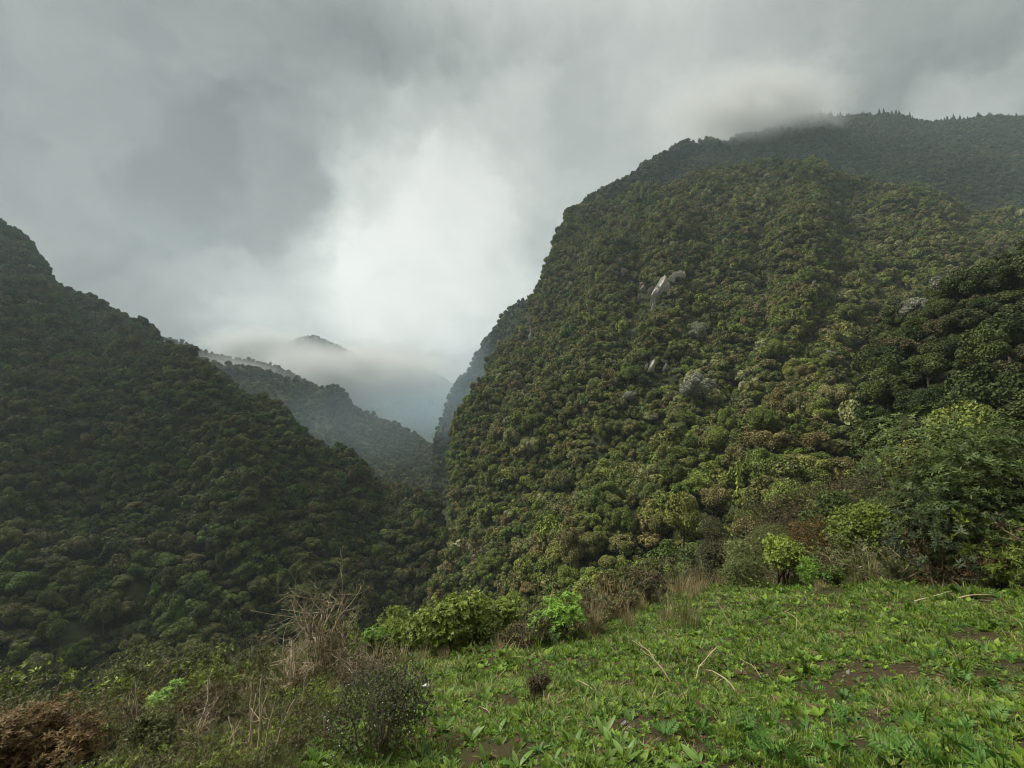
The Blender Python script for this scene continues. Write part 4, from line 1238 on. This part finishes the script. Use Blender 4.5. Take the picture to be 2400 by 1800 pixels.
TUFT = [('tall dry grass tuft in the upper meadow, fanned out', 1608, 8.5, 1362, 2), ('dry grass tuft right of the bright green bush', 1375, 8.9, 1370, 1),
        ('dry grass tuft behind the bright green bush, upper one', 1408, 9.9, 1352, 3), ('pale dry grass tuft on the brink, middle of three', 1430, 10.2, 1372, 1),
        ('greenish dry tuft hugging the foot of the bright green bush', 1352, 8.2, 1432, 0), ('dry tuft at the upper brink left of the fanned tuft', 1500, 11.5, 1378, 1),
        ('low dry tuft between the dark twiggy bush and the fanned tuft', 1560, 11.8, 1375, 2), ('dry grass tuft far up the brink near the pale bush', 1640, 16.0, 1318, 3),
        ('dry tuft under the dark rounded bush', 1690, 16.5, 1325, 1), ('dry tuft on the brink beside the umbrella-shaped bush', 1590, 15.5, 1322, 1),
        ('straw tuft at the left foot of the yellow-green clump', 935, 7.6, 1490, 1), ('straw tuft on the brink left of the yellow-green clump', 985, 7.4, 1500, 3),
        ('straw tuft by the small bright bush at the brink', 865, 7.0, 1500, 1), ('brownish tuft under the low bright-leaved bush', 1995, 12.0, 1330, 0),
        ('straw tuft at the right foot of the bright green bush', 1395, 8.8, 1415, 3), ('leaning straw tuft halfway between the bright bush and the fanned tuft', 1470, 9.0, 1400, 1),
        ('straw tuft at the upper bend of the brink', 1530, 12.4, 1372, 3), ('small straw tuft in front of the compact green bush', 1445, 10.8, 1365, 1),
        ('straw tuft left of the fanned tuft in the meadow', 1560, 8.9, 1392, 3), ('pale straw tuft on the brink under the low olive bush', 1625, 14.0, 1345, 1),
        ('straw tuft between the yellow-green clump and the brown twiggy bush', 1165, 7.7, 1478, 1), ('straw tuft at the front of the yellow-green clump', 1040, 7.5, 1505, 3),
        ('straw tuft by the tall twiggy shrub', 820, 6.6, 1530, 1), ('straw tuft beside the flowering shrub', 930, 5.6, 1590, 3),
        ('straw tuft before the young yellow-green tree', 2060, 12.2, 1318, 1), ('sparse tuft at the foot of the sapling', 1920, 12.2, 1345, 3)]
for k, (lab, px, dep, top, mi) in enumerate(TUFT):
    b = place(px, dep); h = max(0.25, top_height(b, px, top))
    tag(obj('dry_grass_tuft', tufts[mi], loc=b, rot=(0, 0, k * 1.3), scale=(h * 1.15, h * 1.15, h * 1.2)), lab, 'grass tuft', 'dry grass tufts')

# ------------------------------------------------------------------ herbs of the near meadow
L_HERB = leaf_material('herb_leaf', (0.04, 0.085, 0.016), (0.17, 0.30, 0.045), 0.45, 0.35, 0.3, vary=0.35)
L_FEATHER = leaf_material('feathery_leaf', (0.025, 0.07, 0.012), (0.12, 0.25, 0.035), 0.55, 0.3, 0.25, vary=0.3)
L_GRASS = leaf_material('meadow_grass_blade', (0.032, 0.062, 0.009), (0.185, 0.28, 0.032), 0.55, 0.25, 0.3, vary=0.9)
bl = []
for k in range(4):
    v, t_, a = leaf_t([0.26, 0.3, 0.24, 0.34][k], [0.35, 0.2, 0.5, 0.3][k], 0.25, 6, [0.5, 0.45, 0.55, 0.5][k])
    bl.append(mesh('broad_leaf', v, t_, [L_HERB], {'tint': np.clip(a + 0.55, 0, 1)}, smooth=True))
def frond(seed):
    g = np.random.default_rng(seed); geo = Geo()
    n = 6
    tube(geo, [[0, 0, 0], [0, -0.04, 0.5], [0, -0.2, 1.0]], [0.012, 0.008, 0.003], 3, 0.5)
    lv, lt, la = leaf_t(0.36, 0.2, 0.2, 3)
    for i in range(n):
        t = 0.18 + 0.78 * i / (n - 1); y = -0.2 * t * t
        L = g.uniform(0.75, 1.2) * 0.36 * math.sin(math.pi * (0.12 + 0.8 * (1 - t) ** 0.8)) + 0.06
        for s in (-1, 1):
            M = frames(np.array([[s * 0.85, -0.12, 0.55]]), np.array([math.pi / 2 * s]), np.array([L * g.uniform(0.8, 1.1)]), np.array([[0, y, t]]))
            geo.inst(lv, lt, M, np.array([0.5 + g.normal(0, 0.1)]), la)
    M = frames(np.array([[0, -0.35, 1.0]]), np.array([0.0]), np.array([0.16]), np.array([[0, -0.2, 0.98]]))
    geo.inst(lv, lt, M, np.array([0.6]), la)
    return geo.mesh('frond', [L_FEATHER])
fr = [frond(k) for k in range(3)]

def herb(name, label, cat, pos, n, size, meshes, g, tilt=(25, 75), group=None):
    e = tag(obj(name, None, loc=pos), label, cat, group)
    for k in range(n):
        a = k * 2.4 + g.uniform(-0.3, 0.3); el = math.radians(g.uniform(*tilt))
        d = np.array([[math.sin(el) * math.cos(a), math.sin(el) * math.sin(a), math.cos(el)]])
        s = size * g.uniform(0.65, 1.15)
        M = frames(d, np.array([g.normal(0, 0.45)]), np.array([s]), np.array([[0, 0, -0.01]]))[0]
        o = obj('leaf', meshes[g.integers(0, len(meshes))], e)
        o.matrix_local = Matrix([[*M[r]] for r in range(3)] + [[0, 0, 0, 1]])
    return e
ORD = ['first', 'second', 'third', 'fourth', 'fifth', 'sixth', 'seventh', 'eighth', 'ninth', 'tenth', 'eleventh', 'twelfth', 'thirteenth', 'fourteenth', 'fifteenth', 'sixteenth', 'seventeenth', 'eighteenth']
g = np.random.default_rng(21)
BROAD_ROWS = [('along the bottom edge of the meadow', [(740, 1792), (820, 1770), (900, 1798), (985, 1778), (1060, 1800), (1135, 1782), (1215, 1800), (1300, 1786), (1385, 1800), (1470, 1785), (1560, 1800), (1640, 1790)], 0.13),
              ('in the row above the bottom edge', [(1040, 1715), (1105, 1735), (1170, 1712), (1235, 1738), (1300, 1722), (1352, 1745), (1415, 1722), (1440, 1752)], 0.135),
              ('below the dark upright shrub', [(1150, 1672), (1230, 1680), (1310, 1690), (1392, 1678), (1480, 1690)], 0.12)]
for where, spots, sz in BROAD_ROWS:
    for k, (px, py) in enumerate(spots):
        herb('broad_leaf_herb', '%s broad-leaved herb from the left %s' % (ORD[k], where), 'herb', hit(px, py), int(g.integers(5, 9)), sz * g.uniform(0.8, 1.1), bl, g, group='broad-leaved herbs')
FEATH = [('at the lower right corner', [(1700, 1785), (1790, 1770), (1875, 1795), (1960, 1770), (2040, 1795), (2120, 1775), (2200, 1795), (2275, 1770), (2350, 1790)], 0.14),
         ('in the row below the bare soil at right', [(1560, 1725), (1640, 1715), (1730, 1720), (1810, 1705), (1890, 1712), (1975, 1700), (2060, 1715), (2150, 1705), (2240, 1715), (2330, 1700)], 0.13),
         ('in the middle of the right meadow', [(1900, 1620), (1980, 1640), (2070, 1615), (2160, 1635), (2250, 1610), (2340, 1630)], 0.13),
         ('on the upper right meadow', [(1960, 1545), (2080, 1530), (2190, 1550), (2290, 1525), (2370, 1550), (2230, 1480), (2340, 1470)], 0.12)]
for where, spots, sz in FEATH:
    spots = sorted(spots)
    for k, (px, py) in enumerate(spots):
        herb('feathery_herb', '%s feathery green herb from the left %s' % (ORD[k], where), 'herb', hit(px, py), int(g.integers(6, 10)), sz * g.uniform(0.8, 1.15), fr, g, (20, 88), group='feathery herbs')

# ------------------------------------------------------------------ ground cover of the meadow
MK = bpy.data.collections.new('meadow_kinds')
def small_herb(seed, n, leaf, tilt, mat):
    v, t_, a = sprig_t(seed, n, tilt, leaf)
    return mesh('small_herb', v, t_, [mat], {'tint': np.clip(a + 0.5, 0, 1)})
L_CLOVER = leaf_material('small_herb_leaf', (0.026, 0.052, 0.008), (0.18, 0.29, 0.028), 0.5, 0.25, 0.3, vary=0.9)
for k in range(3): src(MK, 'm%02d' % k, small_herb(50 + k, 9, leaf_t(0.5, 0.2, 0.2, 3), (25, 80), L_CLOVER))
for k in range(2): src(MK, 'm%02d' % (3 + k), blades(np.random.default_rng(60 + k), 15, 1.5, 0.10, 0.45, 0.6, (0.25, 0.8)).mesh('grass', [L_GRASS]))
src(MK, 'm05', small_herb(57, 14, leaf_t(0.2, 0.3, 0.1, 3), (20, 85), L_FEATHER))
src(MK, 'm06', blades(np.random.default_rng(66), 7, 1.5, 0.07, 0.6, 1.3, (0.2, 0.9)).mesh('straw', [M_STRAW]))
M_LITTER = leaf_material('brown_litter', (0.035, 0.02, 0.012), (0.16, 0.10, 0.055), 0.8, 0.15, 0.1, vary=0.5)
src(MK, 'm07', small_herb(58, 6, leaf_t(0.5, 0.1, 0.2, 3), (70, 95), M_LITTER))

g = np.random.default_rng(31)
def meadow_points(n, rmin, rmax, azr, power):
    az_ = g.uniform(*azr, n); r_ = (rmin ** power + (rmax ** power - rmin ** power) * g.random(n)) ** (1 / power)
    return az_, r_
az_, r_ = meadow_points(170000, 1.8, 27, (-0.95, 0.95), 0.75)
az2, r2 = meadow_points(150000, 1.8, 11, (-0.95, 0.95), 0.9)
tiny = np.concatenate([np.zeros(len(r_), bool), np.ones(len(r2), bool)])
az_, r_ = np.concatenate([az_, az2]), np.concatenate([r_, r2])
ok = r_ < brink(az_) + 0.8
az_, r_, tiny = az_[ok], r_[ok], tiny[ok]
x_, y_ = r_ * np.sin(az_), r_ * np.cos(az_)
nz = np.array([mnoise.noise(Vector((a * 1.3, b * 1.3, 0.0))) + 0.5 * mnoise.noise(Vector((a * 3.7, b * 3.7, 5.0))) for a, b in zip(x_, y_)])
bare = np.zeros(len(x_))
SOIL = [hit(px, py) for px, py in [(1470, 1700), (1620, 1630), (1910, 1620), (1400, 1715), (1960, 1635), (1180, 1660), (1080, 1640), (1990, 1750), (1150, 1760), (2080, 1700), (1390, 1560), (1780, 1440)]]
for c in SOIL:
    bare = np.maximum(bare, np.clip(1.3 - np.hypot((x_ - c[0]) / 0.30, (y_ - c[1]) / 0.30), 0, 1))
keep = g.random(len(x_)) < np.clip(0.66 + 1.5 * nz, 0.10, 1) * (1 - 0.85 * bare)
qx, qy, _ = project(np.column_stack([x_, y_, ground(x_, y_)]))
keep &= (qx > 700 + (1650 - np.minimum(qy, 1650)) * 1.6) | (g.random(len(x_)) < 0.35)
x_, y_, r_, nz, az_, tiny = x_[keep], y_[keep], r_[keep], nz[keep], az_[keep], tiny[keep]
k = len(x_)
nz2 = np.array([mnoise.noise(Vector((a * 0.7 + 9, b * 0.7, 3.0))) for a, b in zip(x_, y_)])
u = g.random(k)
kind = np.select([u < 0.43, u < 0.63, u < 0.79, u < 0.865], [g.integers(0, 3, k), g.integers(3, 5, k), np.full(k, 5), np.full(k, 6)], 7)
kind = np.where((nz2 > 0.22) & (u > 0.8), 6, kind)
size = g.uniform(0.028, 0.062, k) * np.clip(0.75 + r_ / 14, 0.8, 1.9)
size = np.where(tiny, size * 0.5, size)
size = np.where(g.random(k) < 0.05, size * 1.9, size)
size = np.where(kind == 7, size * 0.9, size)
edge = r_ > brink(az_) - 1.5
size = np.where(edge & (g.random(k) < 0.5), size * 1.5, size)
z0 = g.normal(0, 0.15, k)
scatter('meadow_cover', MK, np.column_stack([x_, y_, ground(x_, y_)]), np.column_stack([z0, g.normal(0, 0.15, k), g.uniform(0, 6.28, k)]),
        np.repeat(size[:, None], 3, 1), kind, 'short green herbs and grass carpeting the sloping meadow', 'meadow')

# brush and undergrowth on the bank beyond the brink and at lower left
BK = bpy.data.collections.new('brush_kinds')
def leafy_twig(seed, mat, tw):
    g = np.random.default_rng(seed); geo = Geo(); tips = []
    for k in range(4):
        branch(geo, g, np.zeros(3), np.array([g.normal(0, 0.5), g.normal(0, 0.5), 1]), g.uniform(0.5, 0.9), 0.016, 2, tips, 1)
    n = 130; idx = g.integers(0, len(tips), n)
    p = np.array([tips[i][0] for i in idx]) + g.normal(0, 0.05, (n, 3)); z = unit(g.normal(0, 0.6, (n, 3)) + [0, 0, 0.6])
    geo.inst(*SPR['fine'][0][:2], frames(z, g.uniform(0, 6, n), 0.085 * g.uniform(0.6, 1.3, n), p), np.clip(g.normal(0.5, 0.18, n), 0, 1), SPR['fine'][0][2])
    return geo.mesh('leafy_twig', [mat, tw])
for k, (mt, tw) in enumerate([(L_OLIVE, M_TWIG), (L_BROWN, M_TWIG), (L_OLIVE, M_TWIG), (L_RUST, M_TWIG), (L_YGREEN, M_STEM)]):
    src(BK, 'b%02d' % k, leafy_twig(90 + k, mt, tw))
src(BK, 'b05', blades(np.random.default_rng(96), 60, 1.0, 0.02, 0.3, 0.4, (0.2, 0.9)).mesh('straw', [M_STRAW]))
src(BK, 'b06', blades(np.random.default_rng(97), 60, 1.0, 0.022, 0.3, 0.5, (0.1, 0.8)).mesh('straw2', [M_GRASSY]))
P_, S_, Kd = [], [], []
def brush(n, azr, off, smin, smax, probs, rmin=1.9):
    a = g.uniform(*azr, n); r = brink(a) + g.uniform(off[0], off[1], n)
    r = np.maximum(r, rmin)
    x, y = r * np.sin(a), r * np.cos(a)
    P_.append(np.column_stack([x, y, ground(x, y)])); S_.append(g.uniform(smin, smax, n))
    Kd.append(g.choice(7, n, p=probs))
brush(420, (-0.95, -0.33), (-1.9, 1.2), 0.16, 0.42, [0.34, 0.14, 0.18, 0.02, 0.14, 0.10, 0.08])
brush(900, (-0.98, -0.36), (-4.2, -0.2), 0.10, 0.26, [0.28, 0.14, 0.16, 0.02, 0.14, 0.14, 0.12], 2.2)
brush(500, (-0.98, -0.22), (0.4, 7), 0.3, 0.8, [0.42, 0.16, 0.20, 0.02, 0.14, 0.03, 0.03])
brush(330, (-0.3, 0.42), (0.1, 4), 0.3, 0.75, [0.2, 0.22, 0.14, 0.04, 0.04, 0.22, 0.14])
brush(700, (0.15, 0.95), (0.2, 14), 0.4, 1.5, [0.30, 0.22, 0.20, 0.10, 0.06, 0.06, 0.06])
P_ = np.concatenate(P_); S_ = np.concatenate(S_); Kd = np.concatenate(Kd)
k = len(P_)
scatter('undergrowth', BK, P_, np.column_stack([np.zeros(k), np.zeros(k), g.uniform(0, 6.28, k)]), np.repeat(S_[:, None], 3, 1), Kd,
        'tangled olive and brown undergrowth along the brink of the meadow', 'undergrowth')

# small stones on the bare soil
g = np.random.default_rng(77)
for k, (px, py) in enumerate([(1462, 1702), (1476, 1712), (1468, 1725), (1978, 1588), (1990, 1580), (1975, 1600), (2118, 1668), (2130, 1680), (2110, 1722), (1115, 1728), (1173, 1690), (2262, 1512)]):
    p = hit(px, py); s = g.uniform(0.018, 0.04)
    tag(obj('pebble', RKM[k % 5], loc=p + np.array([0, 0, s * 0.3]), rot=g.uniform(0, 6, 3), scale=(s, s * 0.8, s * 0.6)),
        'small pale pebble on bare soil %s' % ('left of the feathery herbs' if px < 1500 else 'in the right meadow'), 'pebble', 'pebbles ' + ('left' if px < 1500 else 'right'))

# ------------------------------------------------------------------ haze over the whole valley
hz = bpy.data.materials.new('haze_air'); hz.use_nodes = True
t = NT(hz.node_tree); hz.node_tree.nodes.clear()
pv = t.n('ShaderNodeVolumePrincipled')
pv.inputs['Color'].default_value = (0.74, 0.90, 0.98, 1)
pv.inputs['Density'].default_value = 0.00014
pv.inputs['Anisotropy'].default_value = 0.25
ho = t.n('ShaderNodeOutputMaterial'); hz.node_tree.links.new(pv.outputs[0], ho.inputs['Volume'])
bxv = np.array([[x, y, z] for x in (-1350, 1350) for y in (-300, 2350) for z in (-97, 640)], float)
bq = np.array([[0, 1, 3, 2], [4, 6, 7, 5], [0, 4, 5, 1], [2, 3, 7, 6], [0, 2, 6, 4], [1, 5, 7, 3]])
tag(obj('haze', mesh('haze', bxv, bq, [hz])), 'thin bluish haze filling the valley', 'haze', kind='stuff')

# ------------------------------------------------------------------ mist and cloud drifting along the ridges
def mist(name, label, px, py, depth, half, density, nscale=1.6, lo=0.40, hi=0.62, seed=0.0, rot=0.0, tilt=0.0):
    m = bpy.data.materials.new('mist_air'); m.use_nodes = True
    t = NT(m.node_tree); m.node_tree.nodes.clear()
    oc = t.n('ShaderNodeTexCoord').outputs['Object']
    r = t.vmath('LENGTH', oc, out=1)
    sv = t.vmath('MULTIPLY', oc, (1.0, half[1] / half[0] * 1.5, max(half[2] / half[0], 0.45)))
    n = t.noise(t.vmath('ADD', sv, (seed, seed * 1.7, 0.3)), nscale, 6, 0.66)
    warp = t.math('ADD', r, t.math('MULTIPLY', t.math('SUBTRACT', n, 0.5), 1.3))
    fall = t.maprange(warp, 0.85, 0.1, 0.0, 1.0)
    den = t.math('MULTIPLY', t.math('MULTIPLY', fall, t.maprange(n, lo, hi, 0.0, 1.0)), density)
    v = t.n('ShaderNodeVolumePrincipled')
    v.inputs['Color'].default_value = (0.69, 0.71, 0.705, 1) if name != 'gorge_mist' else (0.62, 0.80, 0.93, 1)
    t.put(v.inputs['Density'], den)
    o_ = t.n('ShaderNodeOutputMaterial'); m.node_tree.links.new(v.outputs[0], o_.inputs['Volume'])
    iv, it = icosphere()
    o = obj(name, mesh(name, iv, it, [m], smooth=True), loc=P(px, py, depth), rot=(0, tilt, rot), scale=half)
    return tag(o, label, 'mist', kind='stuff')
mist('mist_bank', 'pale cloud bank hiding the peaks at the head of the valley', 815, 885, 1080, (430, 150, 110), 0.06, 2.6, lo=0.33, hi=0.55, seed=1.0)
mist('mist_bank', 'pale cloud right of the dark peak fragment, over the far ridge', 890, 850, 1500, (290, 120, 120), 0.03, 2.6, lo=0.36, hi=0.58, seed=2.3)
mist('mist_bank', 'pale cloud left of the dark peak fragment', 600, 815, 1150, (240, 100, 80), 0.05, 2.4, lo=0.36, hi=0.56, seed=3.0)
mist('mist_wisp', 'thin mist wisp drifting before the left middle ridge', 560, 868, 690, (150, 45, 36), 0.022, 1.6, lo=0.34, hi=0.62, seed=4.4, tilt=0.18)
mist('gorge_mist', 'bluish mist lying in the head of the gorge', 985, 960, 1000, (240, 290, 140), 0.0034, 1.2, lo=0.2, hi=0.6, seed=5.0)
mist('gorge_mist', 'thin bluish mist between the left slope and the second ridge', 820, 1000, 480, (190, 90, 80), 0.0015, 1.2, lo=0.2, hi=0.6, seed=6.0)
mist('gorge_mist', 'bluish mist between the right cliff and the farther buttress', 1085, 900, 455, (62, 45, 120), 0.009, 1.2, lo=0.2, hi=0.6, seed=8.0)
mist('cloud_cap', 'grey cloud cap dragging over the crest of the right mountain', 1765, 272, 715, (300, 150, 88), 0.034, 2.4, lo=0.36, hi=0.56, seed=7.0, rot=0.5, tilt=-0.22)
